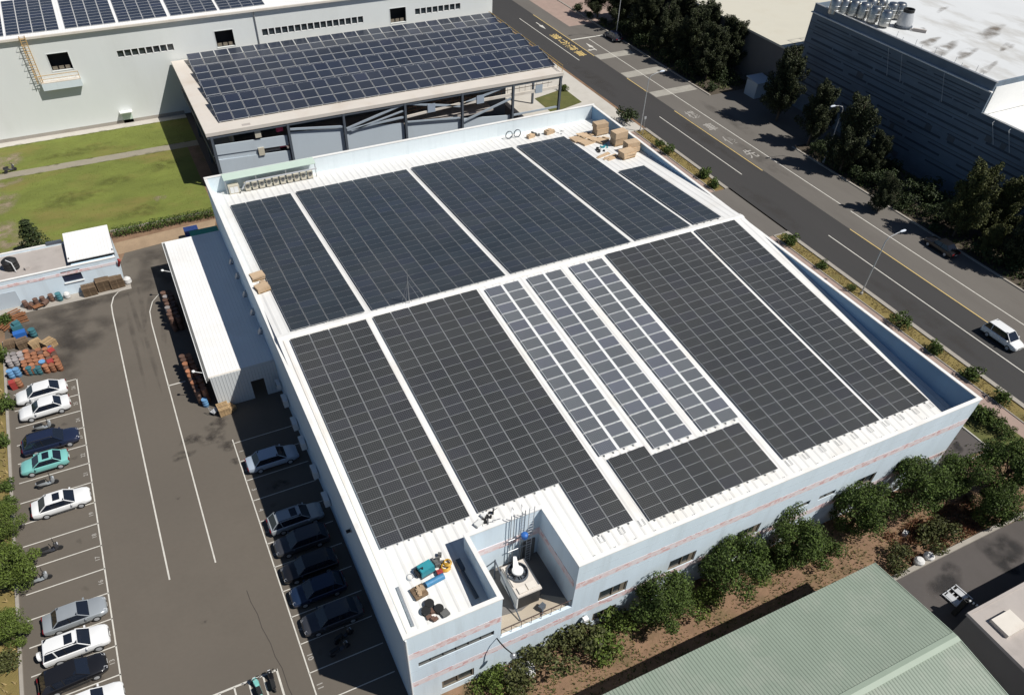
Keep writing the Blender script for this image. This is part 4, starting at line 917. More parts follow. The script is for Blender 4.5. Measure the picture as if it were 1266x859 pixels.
# ================================================================== LOADING CANOPY ALONG THE LEFT WALL
cn = thing('loading_canopy', 'long white metal loading canopy along the left wall, its inner half in shade', 'canopy', (-6.3,36.4,0))
mb = MB(); mb.box(-6.3, -.02, 36.4, 62.0, 3.82, 4.0); mb.build('roof', 'canopy_sheet', cn)
mb = MB(); mb.box(-6.55, -6.3, 36.4, 62.0, 3.7, 3.98); mb.build('gutter', 'frame_grey', cn)
mb = MB(); mb.box(-6.62, -6.56, 36.3, 62.1, 3.6, 4.05); mb.box(-6.62, -.02, 61.98, 62.08, 3.6, 4.06); mb.build('fascia', 'white_paint', cn)
mb = MB(); mb.box(-6.2, -3.95, 36.3, 36.42, 0.05, 4.02); mb.box(-3.95, -.02, 36.3, 36.42, 2.3, 4.02); mb.box(-3.95, -2.7, 36.3, 36.42, 0.05, 2.3); mb.box(-1.4, -.02, 36.3, 36.42, 0.05, 2.3); mb.build('end_wall', 'wall_sheet', cn)
for y in (37, 43, 49, 55, 61.5):
    mb = MB(); mb.box(-5.95, -5.8, y-.08, y+.08, 0, 3.82); mb.build('post', 'steel', cn)
mb = MB(); mb.xprism([(36.35,4.0),(36.5,4.0),(36.5,4.06),(36.35,4.06)], -6.3, -.05); mb.build('end_flashing', 'beige_coping', cn)
for y, lab in ((56.1,'white lamp on arm at the far end of the canopy edge'), (37.7,'white lamp on arm at the near end of the canopy edge')):
    t = thing('arm_lamp', lab, 'lamp', (-6.62,y-.2,3.9), 0, 'lamps on the canopy edge')
    m_ = MB(); m_.tube([(0,0,0),(-.7,.35,.15)], .035, 6); m_.build('arm', 'white_paint', t, world=False)
    m_ = MB(); m_.lathe([(.03,0),(.16,.05),(.14,.14),(.03,.18)], (-.8,.42,.08), 10); m_.build('head', 'white_paint', t, world=False, smooth=True)
t = thing('covered_truck', 'small truck under a navy tarpaulin at the far end of the canopy', 'truck', (-2.9,68.2,0)); t.scale = (.8,.8,.75)
mb = MB(); mb.box(-1.0,1.0,-1.7,1.3,.55,.85); mb.build('bed', 'dark_steel', t, world=False)
mb = MB(); mb.xprism([(-1.75,.85),(1.3,.85),(1.25,1.7),(.8,2.15),(-1.2,2.2),(-1.7,1.75)], -1.05, 1.05); mb.build('tarpaulin', 'navy_tarp', t, world=False)
for x in (-.85,.85):
    for y in (-1.1,.9):
        m_ = MB(); m_.lathe([(.15,-.1),(.36,-.1),(.36,.1),(.15,.1)], (x,y,.36), 14, axis=0); m_.build('wheel', 'rubber', t, world=False)
mb = MB(); mb.box(-2.2, 0, -.6, .6, 0, .04)
t = single(MB().box(-3.3,-.05,62.1,63.6,3.86,3.9), 'tarpaulin', 'green_tarp', 'green sheet stretched at the far end of the canopy by the wall', 'tarpaulin', (-1.7,62.8,3.86), world=True)
# ================================================================== GATEHOUSE AND LOW STORE ON THE LEFT
gz = 3.4
gh = thing('gatehouse', 'low pale blue store with pink band and white raised roof at right end', 'building', (-35,62.3,0))
gf = 62.2
def gy(x): return gf
mb = wall_with_holes(-35, -11.95, 0, gz, [(-17.9,-15.9,1.6,3.0)], gf, gf+.2)
mb.box(-35,-11.95,67.9,68.1,0,gz); mb.box(-12.15,-11.95,gf+.2,67.9,0,gz)
mb.build('wall', 'blue_wall', gh)
mb = MB(); mb.box(-35, -16.9, gf+.2, 67.9, gz-.45, gz-.25); mb.box(-16.9,-12.15,gf+.2,67.9,gz-.45,gz-.2); mb.build('roof', 'old_slab', gh)
mb = MB(); mb.box(-35.05,-11.9,gf-.04,gf+.24,gz,gz+.07); mb.box(-35,-18.8,67.88,68.12,gz,gz+.07); mb.build('coping', 'coping', gh)
mb = MB(); mb.box(-18.8,-17.1,67.85,68.15,gz,gz+.3); mb.build('roof_edge', 'dark_steel', gh)
mb = MB(); mb.box(-34.9,-12.0,gf-.025,gf,2.55,2.9) ; mb.build('tile_band', 'tile_band', gh)
mb = MB(); mb.box(-17.9,-15.9,gf+.1,gf+.15,1.6,3.0); w_ = mb.build('window', 'car_navy', gh)
mb = MB(); mb.box(-17.95,-15.85,gf-.12,gf-.002,1.5,1.6); mb.build('sill', 'coping', w_)
mb = MB(); mb.xprism([(62.65,3.75),(68.3,4.15),(68.3,4.25),(62.65,3.85)], -16.75, -11.85); mb.build('raised_roof', 'canopy_sheet', gh)
mb = MB(); mb.box(-16.7,-11.9,62.9,63.05,gz-.2,3.72); mb.box(-16.7,-16.55,63.05,67.9,gz-.2,3.9); mb.box(-12.05,-11.9,63.05,67.9,gz-.2,3.9); mb.build('clerestory', 'opening', gh)
mb = MB(); mb.box(-16.6,-12,62.45,62.9,gz-.2,gz-.05); mb.build('valley', 'shade_wall', gh)
mb = MB(); mb.box(-25.5,-22.9,gf-.03,gf-.002,0,2.0); mb.build('door', 'grey_blue_wall', gh)
mb = MB(); mb.tube([(-11.9,62.3,2.2),(-11.6,61.9,3.1),(-11.7,61.9,3.3)], [.14,.17,.1], 8); 
single(mb, 'alarm_horn', 'red_plastic', 'red rounded fitting on right corner of the low store', 'fitting', (-11.8,62.0,2.3), world=True, smooth=True)
sheet('store_apron', [R(-27, -11.4, 60.6, 62.2)], .016, 'concrete')
t = thing('water_tank', 'black round water tank on the grey roof of the low store', 'tank', (-22.6,65.0,gz-.25))
mb = MB(); mb.lathe([(.8,0),(.82,.3),(.78,.35),(.82,.6),(.78,.65),(.82,.95),(.5,1.2),(.3,1.28),(.05,1.3)], (0,0,0), 18); mb.build('body', 'black', t, world=False, smooth=True)
mb = MB(); mb.tube([(-.2,-.3,1.25),(.35,-1.0,1.2),(.4,-1.1,.1)], .05, 6); mb.build('pipe', 'white_paint', t, world=False)
mb = MB(); mb.cbox((0,0,0),.5,.3,.3)
single(mb, 'pump', 'old_slab', 'small grey pump beside the water tank on the store roof', 'pump', (-21.1,64.1,gz-.25), rz=.5)
# ================================================================== GREEN RIBBED ROOF IN FRONT
gb = thing('workshop_building', 'low building with pale green ribbed metal gable roof in the foreground', 'building', (0,-21,0))
EY, RY, BY2 = -6.6, -13.9, -21.2
GH = .35
mb = MB(); mb.box(-10, 35.3, EY-.5, EY-.3, 0, 4.550); mb.box(35.1, 35.3, BY2+.3, EY-.5, 0, 4.550); mb.box(-10, 35.1, BY2+.3, BY2+.5, 0, 4.550); mb.build('wall', 'grey_blue_wall', gb)
mb = MB(); mb.yprism([(35.3,0),(35.3,0)], 0, 0) if 0 else None
mb.xprism([(EY-.32,4.550),(RY,5.400),(BY2+.32,4.550)], 35.12, 35.28); mb.build('gable', 'grey_blue_wall', gb)
mb = MB(); mb.xprism([(EY,4.670),(EY,4.770),(RY,5.570),(RY,5.450)], -10, 35.7); mb.build('roof', 'green_sheet', gb)
mb = MB(); mb.xprism([(RY,5.450),(RY,5.570),(BY2,4.770),(BY2,4.670)], -10, 35.7); mb.build('roof', 'green_sheet', gb)
mb = MB(); mb.xprism([(RY-.35,5.540),(RY-.35,5.590),(RY,5.660),(RY+.35,5.590),(RY+.35,5.540),(RY,5.585)], -10, 35.72); m_ = mat('green_flashing', (0.30,0.36,0.285), .5, .05, .5); mb.build('ridge_cap', 'green_flashing', gb)
mb = MB(); mb.box(35.7, 35.78, BY2, EY, 4.550, 4.800); mb = MB(); mb.xprism([(EY,4.600),(EY,4.810),(RY,5.610),(BY2,4.810),(BY2,4.600),(RY,5.400)], 35.7, 35.76); mb.build('verge_trim', 'green_flashing', gb)
# ================================================================== FLAT ROOFED BUILDING, LOWER RIGHT
fb = thing('storage_building', 'flat roofed brown building with white roof hatch at lower right corner', 'building', (39.5,-12.6,0))
mb = MB(); mb.box(39.5, 75, -40, -12.72, 0, 3.75); mb.build('wall', 'dark_wall', fb)
mb = MB(); mb.box(39.35, 75.2, -40.2, -12.6, 3.75, 3.95); mb.build('roof', 'old_slab', fb)
mb = MB(); mb.box(39.35, 39.55, -40, -12.8, 3.95, 4.05); mb.box(39.35, 75, -12.8, -12.6, 3.95, 4.05); mb.build('roof_lip', 'old_slab', fb)
p = at(1247, 770, 4.2)
mb = MB(); mb.cbox((p.x,p.y,3.95), 2.0, 1.5, .35); 
single(mb, 'roof_hatch', 'cardboard' if 0 else 'beige_coping', 'pale square hatch on the flat brown roof', 'hatch', (p.x,p.y,3.95), world=True)
# ================================================================== BIG DARK BLUE FACTORY ACROSS THE ROAD
bx = 97.0
big = thing('factory_building', 'tall blue grey factory across the road with shaded banded wall and white flat roof', 'building', (bx,38.3,0))
def bands(mb, y0, y1, ztop, fn): pass
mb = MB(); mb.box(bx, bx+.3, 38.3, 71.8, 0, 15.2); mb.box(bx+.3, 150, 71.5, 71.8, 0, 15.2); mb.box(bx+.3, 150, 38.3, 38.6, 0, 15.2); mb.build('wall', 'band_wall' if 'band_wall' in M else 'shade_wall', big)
mb = MB(); mb.box(bx+.3, 150, 38.6, 71.5, 14.3, 14.5); mb.build('roof', 'stained_roof' if 'stained_roof' in M else 'coping', big)
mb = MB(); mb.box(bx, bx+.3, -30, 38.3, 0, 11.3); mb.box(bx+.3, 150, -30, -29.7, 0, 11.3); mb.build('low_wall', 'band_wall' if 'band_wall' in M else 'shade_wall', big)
mb = MB(); mb.box(bx+.3, 150, -29.7, 38.3, 10.7, 10.9); mb.build('low_roof', 'coping', big)
mb = MB(); mb.box(bx-.05, bx+.35, 38.25, 71.85, 15.2, 15.27); mb.box(bx-.05, bx+.35, -30, 38.2, 11.3, 11.37); mb.build('coping', 'steel', big)
mb = MB(); mb.box(bx-.35, bx-.02, 38.1, 71.9, 13.98, 14.12); mb.build('ledge', 'coping', big)
# horizontal window bands, recessed dark strips broken by solid piers
g = random.Random(5)
for z, h in ((13.1,.16),(12.2,.2),(11.3,.16),(10.3,.3),(9.2,.16),(8.2,.26),(7.1,.16),(6.1,.28),(5.0,.16),(4.0,.28),(2.6,.22)):
    y = 70.5
    while y > 2:
        L_ = g.uniform(3.5, 9); y1 = y-L_
        if z+h > 11 and y1 < 39.5: 
            y1 = max(y1, 39.2)
            if y < 41: break
        mb = MB(); mb.box(bx-.02, bx-.004, y1, y, z, z+h); wd = mb.build('window_strip', 'band_dark', big)
        y = y1-g.choice((0.02, .25, .5, 1.2, 3.0))
for z in (12.7, 11.7, 9.7, 7.6, 5.5, 3.3):
    mb = MB(); yy = 71.7; mb.box(bx-.05, bx-.003, 38.4 if z > 11.2 else 2, yy, z, z+.07); mb.build('wall_joint', 'dark_steel', big)
for k in range(14):
    y = 69.5-k*3.6+g.uniform(-1,1); z = g.choice((10.6,8.5,6.4,4.3,1.0)); mb = MB(); mb.box(bx-.03, bx-.004, y-g.uniform(.6,1.4), y, z, z+.75); mb.build('vent_panel', 'dark_steel', big)
soft_patch('roof_stain', [tuple(at(px,py,14.51)[:2])+(rx,ry,.35) for px,py,rx,ry in ((1168,60,4.5,1.3),(1150,52,3,1.0),(1225,40,5,1.4),(1245,58,2.5,.8),(1195,66,3.5,1.0),(1222,84,3.5,.6),(1190,84,1.6,.7),(1165,12,2.5,.5),(1140,36,1,.4))], 14.51, 'soft_brown')
# step between the two roofs
mb = MB(); mb.box(bx+.4, 112, 38.2, 38.29, 11, 14.6); mb.build('step_wall', 'white_paint', big)
mb = MB(); mb.box(106.5, 108.5, 37.8, 38.19, 10.9, 13.5); mb.build('step_door', 'steel', big)
mb = MB()
for y in (53, 55.5, 45.5): 
    mb.tube([(bx-.3,y,14.0),(bx-.5,y,13.9),(bx-.2,y-1.2,10.5)], .04, 5)
for y in (36, 33.5): mb.tube([(bx-.05,y,11.2),(bx-.4,y,11.0),(bx-.2,y-1.4,8.6)], .04, 5)
mb.build('cable', 'galvanised', big)
mb = MB()
for k in range(16): y = 40+k*1.15; mb.tube([(bx+1.0,y,14.5),(bx+1.0,y,15.0+.4*(k%3))], .03, 4)
mb.build('roof_stub', 'steel', big)
# rooftop tanks
k = 0; tk0 = None
for (px, py) in ((1029,9),(1040,9),(1052,11),(1064,14),(1077,19),(1073,9),(1091,24),(1085,9),(1098,14),(1108,14)):
    p = at(px, py+10, 14.5); lab = 'tall stainless steel water tank in a cluster on white roof edge'
    if tk0 is None:
        tk0 = thing('water_tank', lab, 'tank', (p.x,p.y,14.5), 0, 'steel tanks on the factory roof')
        m_ = MB(); m_.lathe([(.84,.3),(.84,1.95),(.62,2.25),(.1,2.35)], (0,0,0), 16); m_.build('body', 'stainless', tk0, world=False, smooth=True)
        for a in range(3):
            m_ = MB(); m_.tube([(math.cos(a*2.1)*.5,math.sin(a*2.1)*.5,0),(math.cos(a*2.1)*.5,math.sin(a*2.1)*.5,.35)], .05, 5); m_.build('leg', 'dark_steel', tk0, world=False)
        for zz in (.8, 1.4): m_ = MB(); m_.lathe([(.845,zz),(.87,zz+.03),(.845,zz+.06)], (0,0,0), 16); m_.build('hoop', 'steel', tk0, world=False)
    else: dup(tk0, (p.x,p.y,14.5), k*.7)
    k += 1
p = at(1116, 34, 14.5)
t = thing('cooling_tower', 'round white cooling tower with black top on the far factory roof', 'cooling tower', (p.x,p.y,14.5))
mb = MB(); mb.lathe([(1.1,.35),(1.15,.9),(.85,1.9),(.8,2.1)], (0,0,0), 18); mb.build('shell', 'galvanised', t, world=False, smooth=True)
mb = MB(); mb.lathe([(.82,2.1),(.8,2.5),(.62,2.5),(.6,2.12)], (0,0,0), 18); mb.build('fan_ring', 'black', t, world=False)
mb = MB(); mb.lathe([(1.3,0),(1.3,.3),(1.1,.35)], (0,0,0), 18); mb.build('basin', 'dark_steel', t, world=False)
p = at(1136, 40, 14.5)
mb = MB(); mb.cbox((0,0,0), 1.9,.35,.4); mb.tube([(-.9,0,.2),(-1.3,.1,.2)], .1, 6)
single(mb, 'pipe_box', 'old_slab', 'grey pipe box lying beside the round cooling tower', 'pipe', (p.x,p.y,14.5), rz=-.9)
# ================================================================== CREAM ROOFED BUILDING, TOP RIGHT
cb = thing('warehouse', 'warehouse with plain cream roof behind the dark roadside trees', 'building', (96,74.5,0))
mb = MB(); mb.box(96.2, 150, 74.7, 118, 0, 7.7); mb.build('wall', 'dark_wall', cb)
mb = MB(); mb.box(96, 150, 74.5, 118, 7.7, 8.0); mb.build('roof', 'cream_roof', cb)
t = thing('roof_frame', 'thin steel frame standing on cream roof beside the tall factory', 'frame', (104,74,8))
mb = MB()
for x in (101, 103.5, 106): mb.tube([(x,73.2,7),(x,73.2,12.5)], .05, 5); mb.tube([(x,74.6,8),(x,74.6,12.5)], .05, 5); mb.tube([(x,73.2,12.4),(x,74.6,12.4)], .04, 4)
for z in (9.5, 12.4): mb.tube([(101,73.2,z),(106,73.2,z)], .04, 4); mb.tube([(101,74.6,z),(106,74.6,z)], .04, 4)
mb.build('frame_bars', 'steel', t)
p = at(938, 92, 0)
t = thing('shed', 'small pale shed between dark trees at the factory entrance', 'shed', (95,76.2,0))
mb = MB(); mb.box(92.5, 95.5, 74.8, 77.5, 0, 2.5); mb.build('wall', 'grey_blue_wall', t)
mb = MB(); mb.xprism([(74.6,2.5),(77.7,2.8),(77.7,2.9),(74.6,2.6)], 92.3, 95.7); mb.build('roof', 'grey_blue_wall', t)
# ================================================================== VEHICLES
def car(label, x, y, rz, paint, L=4.55, Wd=1.76, H=1.42, hood=1.15, boot=.75, zb=.27, belt=.90, hoodz=.84, bootz=.90, rakef=.75, raker=.6, sunroof=False, rails=False, spare=False, kind='parked_car', cat='car', wheel_r=.31, stripe=None, boxy=0.0):
    t = thing(kind, label, cat, (x,y,.015), rz)
    w = Wd/2; a = L/2
    ws0, rg0 = a-hood, -a+boot; ws1, rg1 = ws0-rakef, rg0+raker
    st = [(-a, .80+.1*boxy, .50, bootz-.16), (-a+.08, .92, .36, bootz-.05), (-a+.35, .985, zb, bootz), (rg0-.05, 1, zb, belt-.01 if boot > .3 else bootz), (rg0+.5, 1, zb, belt), (0, 1, zb, belt), (ws0-.3, 1, zb, belt), (ws0+.05, 1, zb, belt-.02), (a-.55, .97, zb, hoodz), (a-.18, .90, .33, hoodz-.08), (a-.03, .78, .38, hoodz-.22), (a, .66, .44, hoodz-.32)]
    mb = MB(); ring = 12
    for (sx, k, b0, t0) in st:
        ww = w*k; h = t0-b0
        half = [(.55*ww,b0),(.93*ww,b0+.03),(ww,b0+h*.3),(ww,b0+h*.62),(.95*ww,t0-h*.10),(.80*ww,t0)]
        mb.v += [(sx,-y_,z) for y_,z in half] + [(sx,y_,z) for y_,z in half[::-1]]
    for i in range(len(st)-1):
        for k in range(ring): mb.f.append((i*ring+k, i*ring+(k+1)%ring, (i+1)*ring+(k+1)%ring, (i+1)*ring+k)); mb.m.append(0)
    mb.f += [tuple(range(ring)), tuple(range((len(st)-1)*ring, len(st)*ring))]; mb.m += [0,0]
    body = mb.build('body', paint, t, world=False, smooth=True)
    # glasshouse
    mb = MB(); zt = H-.04; yb, yt = .875*w, .70*w; z0 = belt-.03
    B = [(rg0,-yb,z0),(ws0,-yb,z0),(ws0,yb,z0),(rg0,yb,z0)]; T_ = [(rg1,-yt,zt),(ws1,-yt,zt),(ws1,yt,zt),(rg1,yt,zt)]
    mb.add(B+T_, [(0,1,5,4),(1,2,6,5),(2,3,7,6),(3,0,4,7),(4,5,6,7)]); mb.build('windows', 'car_glass', t, world=False)
    # painted roof, crowned
    mb = MB(); nx, ny = 7, 5
    for i in range(nx):
        for j in range(ny):
            u, v = i/(nx-1)*2-1, j/(ny-1)*2-1
            mb.v.append(((rg1+ws1)/2+u*((ws1-rg1)/2+.05), v*(yt+.03), H-.045+.045*(1-u*u*u*u)*(1-v*v*v*v*.8)))
    for i in range(nx-1):
        for j in range(ny-1): mb.f.append((i*ny+j,(i+1)*ny+j,(i+1)*ny+j+1,i*ny+j+1)); mb.m.append(0)
    mb.box(rg1-.04, ws1+.04, -yt-.025, yt+.025, H-.075, H-.046)
    roof = mb.build('roof', paint, t, world=False, smooth=True)
    def pillar(a_, b_, r_, pm=None): mb = MB(); mb.tube([a_, b_], r_, 5); mb.build('pillar', pm or paint, t, world=False)
    for s in (-1, 1):
        for (p, q) in ((B[1],T_[1]),(B[0],T_[0])): pillar((p[0],s*abs(p[1])*.995,p[2]),(q[0],s*abs(q[1])*1.01,q[2]), .038)
        xm = (ws0+rg0)/2-.05; pillar((xm,s*yb*1.0,z0),(xm-.03,s*yt*1.02,zt), .03, 'black')
        if boot < .4: xm = rg0+.95; pillar((xm,s*yb*1.0,z0),(xm-.1,s*yt*1.02,zt), .045)
    if sunroof:
        mb = MB(); xm = ws1-.55; mb.box(xm-.28, xm+.28, -.42, .42, H-.01, H+.012); mb.build('sunroof', 'car_glass', t, world=False)
    if rails:
        for s in (-1,1):
            mb = MB(); mb.tube([(rg1+.1,s*yt*.95,H-.02),(rg1+.25,s*yt*.95,H+.05),(ws1-.2,s*yt*.95,H+.05),(ws1-.05,s*yt*.95,H-.02)], .025, 5); mb.build('roof_rail', 'black', t, world=False)
    for sx in (a*.60, -a*.575):
        for s in (-1,1):
            wy = s*(w-.10)
            mb = MB(); mb.lathe([(wheel_r*.62,-.1),(wheel_r*.97,-.105),(wheel_r,-.06),(wheel_r,.06),(wheel_r*.97,.105),(wheel_r*.62,.1)], (sx,wy,wheel_r), 18, axis=1); wh = mb.build('wheel', 'rubber', t, world=False, smooth=True)
            mb = MB(); mb.lathe([(wheel_r*.12,-.112),(wheel_r*.62,-.10),(wheel_r*.62,.10),(wheel_r*.12,.112)], (sx,wy,wheel_r), 12, axis=1); mb.build('rim', 'galvanised', wh, world=False)
    for s in (-1,1):
        mb = MB(); mb.add([(a-.26,s*.88*w*.9,hoodz-.07),(a-.05,s*.80*w*.9,hoodz-.20),(a-.02,s*.52*w,hoodz-.22),(a-.20,s*.55*w,hoodz-.055),(a-.26,s*.86*w*.9,hoodz-.2),(a-.06,s*.80*w*.9,hoodz-.32),(a-.03,s*.52*w,hoodz-.32),(a-.2,s*.5*w,hoodz-.2)], [(0,1,2,3),(4,5,1,0),(5,6,2,1),(6,7,3,2),(7,4,0,3)]); mb.build('headlight', 'light_lens', t, world=False)
        mb = MB(); mb.box(-a-.015, -a+.12, s*.66*w-.17*1, s*.66*w+.17, bootz-.3, bootz-.1); mb.build('taillight', 'tail_lens', t, world=False)
        mb = MB(); mb.cbox((ws0-.28,s*(w+.09),belt-.05), .12,.2,.13, 0); mb.build('mirror', paint, t, world=False)
    mb = MB(); mb.box(a-.05, a+.01, -.42*w, .42*w, hoodz-.34, hoodz-.25); mb.build('grille', 'black', t, world=False)
    for xx in (a+.005, -a-.02): mb = MB(); mb.box(xx-.01, xx+.01, -.2, .2, .47, .58); mb.build('number_plate', 'white_paint', t, world=False)
    mb = MB()
    for s in (-1,1): mb.tube([(a*.42,s*(w+.004),.36),(-a*.40,s*(w+.004),.36)], .03, 4)
    mb.tube([(ws0-.12,-.55,belt+.01),(ws0-.02,.1,belt+.005)], .012, 4); mb.build('trim', 'black', t, world=False)
    if spare:
        mb = MB(); mb.lathe([(.1,-.13),(.34,-.12),(.36,0),(.34,.1),(.1,.12)], (-a-.17,.0,.85), 18, axis=0); sp = mb.build('spare_wheel', paint, t, world=False, smooth=True)
        mb = MB(); mb.box(-a-.06,-a+.02,-.6,.6,.45,.6); mb.build('bumper', 'black', t, world=False)
    return t
sed = dict(L=4.6, Wd=1.74, H=1.42, hood=1.25, boot=.72)
hb = dict(L=4.5, Wd=1.78, H=1.5, hood=1.15, boot=.12, raker=.55, bootz=.88)
suv = dict(L=4.55, Wd=1.8, H=1.74, hood=1.2, boot=.10, raker=.28, bootz=1.02, belt=1.06, hoodz=1.0, zb=.36, wheel_r=.36, boxy=.6)
car('white sedan at the top of the left row, its nose to the planting bed', -21.7, 45.25, math.pi+.05, 'car_white', L=4.7, Wd=1.8, H=1.43, hood=1.1, boot=.62, raker=.8)
car('white sedan second from the top of the left row, scooter below it', -21.55, 42.75, math.pi+.05, 'car_white', **sed)
car('dark navy estate car between a scooter and the turquoise sedan', -21.3, 37.85, .0, 'car_navy', L=4.85, Wd=1.84, H=1.55, hood=1.25, boot=.14, raker=.6, bootz=.92, rails=True)
car('turquoise sedan with dark sunroof parked in the left row', -22.0, 35.2, math.pi+.01, 'car_teal', L=4.05, Wd=1.66, H=1.38, hood=1.05, boot=.55, sunroof=True)
car('white saloon with dark sunroof and its nose to the aisle, mid left row', -21.0, 29.7, .02, 'car_white', L=4.7, Wd=1.8, H=1.45, hood=1.2, boot=.6, raker=.75, sunroof=True)
car('silver grey sedan parked above the white off roader', -20.9, 17.55, .02, 'car_silver', L=4.55, Wd=1.76, H=1.42, hood=1.2, boot=.68)
car('white off road car with spare wheel on its back and sunroof', -21.0, 14.85, .01, 'car_white', spare=True, sunroof=True, rails=True, **suv)
car('black hatchback below the white off roader at bottom of left row', -21.45, 12.5, .06, 'car_black', L=4.6, Wd=1.8, H=1.52, hood=1.15, boot=.15, raker=.6, rails=False)
car('white car at bottom edge of the left row, mostly out of frame', -20.6, 9.7, .02, 'car_white', **sed)
car('pale blue silver sedan alone at the top of the shaded row', -3.2, 27.15, .0, 'car_bluesilver', L=4.7, Wd=1.78, H=1.44, hood=1.1, boot=.62)
car('silver estate car with sunroof in shade near the wall', -3.1, 19.55, .01, 'car_silver', L=4.7, Wd=1.8, H=1.5, hood=1.15, boot=.15, raker=.6, bootz=.92, sunroof=True, rails=True)
car('dark car in deep shade directly below the silver estate', -3.3, 17.05, math.pi, 'car_charcoal', **hb)
car('black car in deep shade, third of the shaded cars below the pale sedan', -3.4, 14.3, math.pi, 'car_black', **hb)
car('deep blue car in shade with sunlight touching its nose', -3.4, 11.9, math.pi, 'car_deepblue', L=4.4, Wd=1.75, H=1.48, hood=1.1, boot=.2)
car('black car lowest of the shaded row by the left wall', -3.1, 9.1, math.pi, 'car_charcoal', L=4.7, Wd=1.8, H=1.5, hood=1.2, boot=.4)
p = at(1235, 420, .6)
car('white van driving on the dark road at right edge', 75.4, 11.0, -math.pi/2, 'car_white', L=4.5, Wd=1.74, H=1.68, hood=.95, boot=.08, raker=.35, rakef=.85, bootz=1.0, belt=1.02, hoodz=.92, zb=.3, boxy=.3, kind='van', cat='van')
p = at(1165, 304, .6)
car('black car parked in tree shade on the right lane', p.x-.1, p.y, math.pi/2, 'car_black', **sed)
p = at(756, 45, .6)
car('dark navy car parked beside the first crossing in tree shade', p.x+.4, p.y, math.pi/2, 'car_navy', **hb)
# scooters
sc0 = None
def scooter(x, y, rz, paint, label, group='scooters parked in the lot'):
    t = thing('scooter', label, 'scooter', (x,y,.015), rz, group)
    mb = MB(); mb.tube([(.62,0,.55),(.52,0,.75),(.42,0,1.0)], .05, 6); mb.build('fork', 'steel', t, world=False)
    mb = MB()
    prof = [(-.85,.10,.62,.80),(-.6,.17,.42,.78),(-.2,.18,.34,.72),(.0,.16,.28,.42),(.28,.17,.28,.42),(.42,.20,.30,.85),(.56,.17,.42,.98),(.66,.08,.6,.85)]
    for (sx,hw,b0,t0) in prof: mb.v += [(sx,-hw*.7,b0),(sx,-hw,(b0+t0)/2),(sx,-hw*.75,t0),(sx,hw*.75,t0),(sx,hw,(b0+t0)/2),(sx,hw*.7,b0)]
    for i in range(len(prof)-1):
        for k in range(6): mb.f.append((i*6+k,i*6+(k+1)%6,(i+1)*6+(k+1)%6,(i+1)*6+k)); mb.m.append(0)
    mb.f += [tuple(range(6)), tuple(range(42,48))]; mb.m += [0,0]; mb.build('body', paint, t, world=False, smooth=True)
    mb = MB(); mb.xprism([(0,0),(0,0)],0,0) if 0 else mb.cbox((-.42,0,.75), .75,.30,.12,0,0,.85); mb.build('seat', 'black', t, world=False)
    for x_ in (-.62,.64):
        mb = MB(); mb.lathe([(.12,-.05),(.22,-.055),(.25,0),(.22,.055),(.12,.05)], (x_,0,.25), 16, axis=1); wh = mb.build('wheel', 'rubber', t, world=False)
        mb = MB(); mb.lathe([(.03,-.04),(.13,-.04),(.13,.04),(.03,.04)], (x_,0,.25), 10, axis=1); mb.build('rim', 'galvanised', wh, world=False)
    mb = MB(); mb.tube([(.36,-.34,1.02),(.44,-.12,1.03),(.44,.12,1.03),(.36,.34,1.02)], .03, 5); hb_ = mb.build('handlebar', 'black', t, world=False)
    for s in (-1,1):
        mb = MB(); mb.tube([(.42,s*.2,1.03),(.42,s*.3,1.2)], .012, 4); mb.cbox((.42,s*.31,1.18), .03,.13,.09); mb.build('mirror', 'black', hb_, world=False)
    mb = MB(); mb.cbox((.63,0,.78), .08,.2,.12); mb.build('headlight', 'light_lens', t, world=False)
    return t
scooter(-21.8, 40.25, .05, 'car_silver', 'silver scooter below the second white sedan')
scooter(-22.0, 32.7, .1, 'car_silver', 'grey scooter below the turquoise sedan')
scooter(-22.2, 24.95, .12, 'car_charcoal', 'dark scooter alone in an empty bay')
scooter(-23.2, 22.3, .12, 'car_silver', 'silver scooter half under the overhanging green tree')
scooter(-8.6, 6.0, math.pi/2, 'car_black', 'black scooter at the end of the painted scooter box')
scooter(-9.65, 5.9, math.pi/2+.1, 'car_teal', 'teal scooter second from the end of painted scooter box')
scooter(-3.4, 6.3, .25, 'car_charcoal', 'black scooter in the deep shade near the wall', 'scooters parked in the lot')
scooter(-2.8, 7.2, .3, 'car_black', 'second black scooter in deep shade close to the wall', 'scooters parked in the lot')
# ================================================================== DRUMS, PALLETS, CARTONS
drums = {}
def drum(kind, x, y, z, label, group, s=1.0, lying=False):
    if kind not in drums:
        mb = MB(); mb.lathe([(.27,0),(.285,.02),(.285,.28),(.30,.30),(.285,.32),(.285,.57),(.30,.59),(.285,.61),(.285,.86),(.295,.88),(.27,.88),(.265,.85),(.02,.85)], (0,0,0), 14)
        mb.lathe([(.04,.85),(.04,.88),(.01,.88)], (.15,.05,0), 6)
        o = single(mb, 'drum', kind, label, 'drum', (x,y,z), group, smooth=True); drums[kind] = o
    else:
        o = drums[kind].copy(); C.objects.link(o); o['label'] = label; o['group'] = group; o.location = (x,y,z)
    o.rotation_euler = (0 if not lying else math.pi/2, 0, random.uniform(0,6.28)); o.scale = (s,s,s*random.uniform(.9,1.05))
    if lying: o.location.z = z+.3*s
    return o
g = random.Random(3)
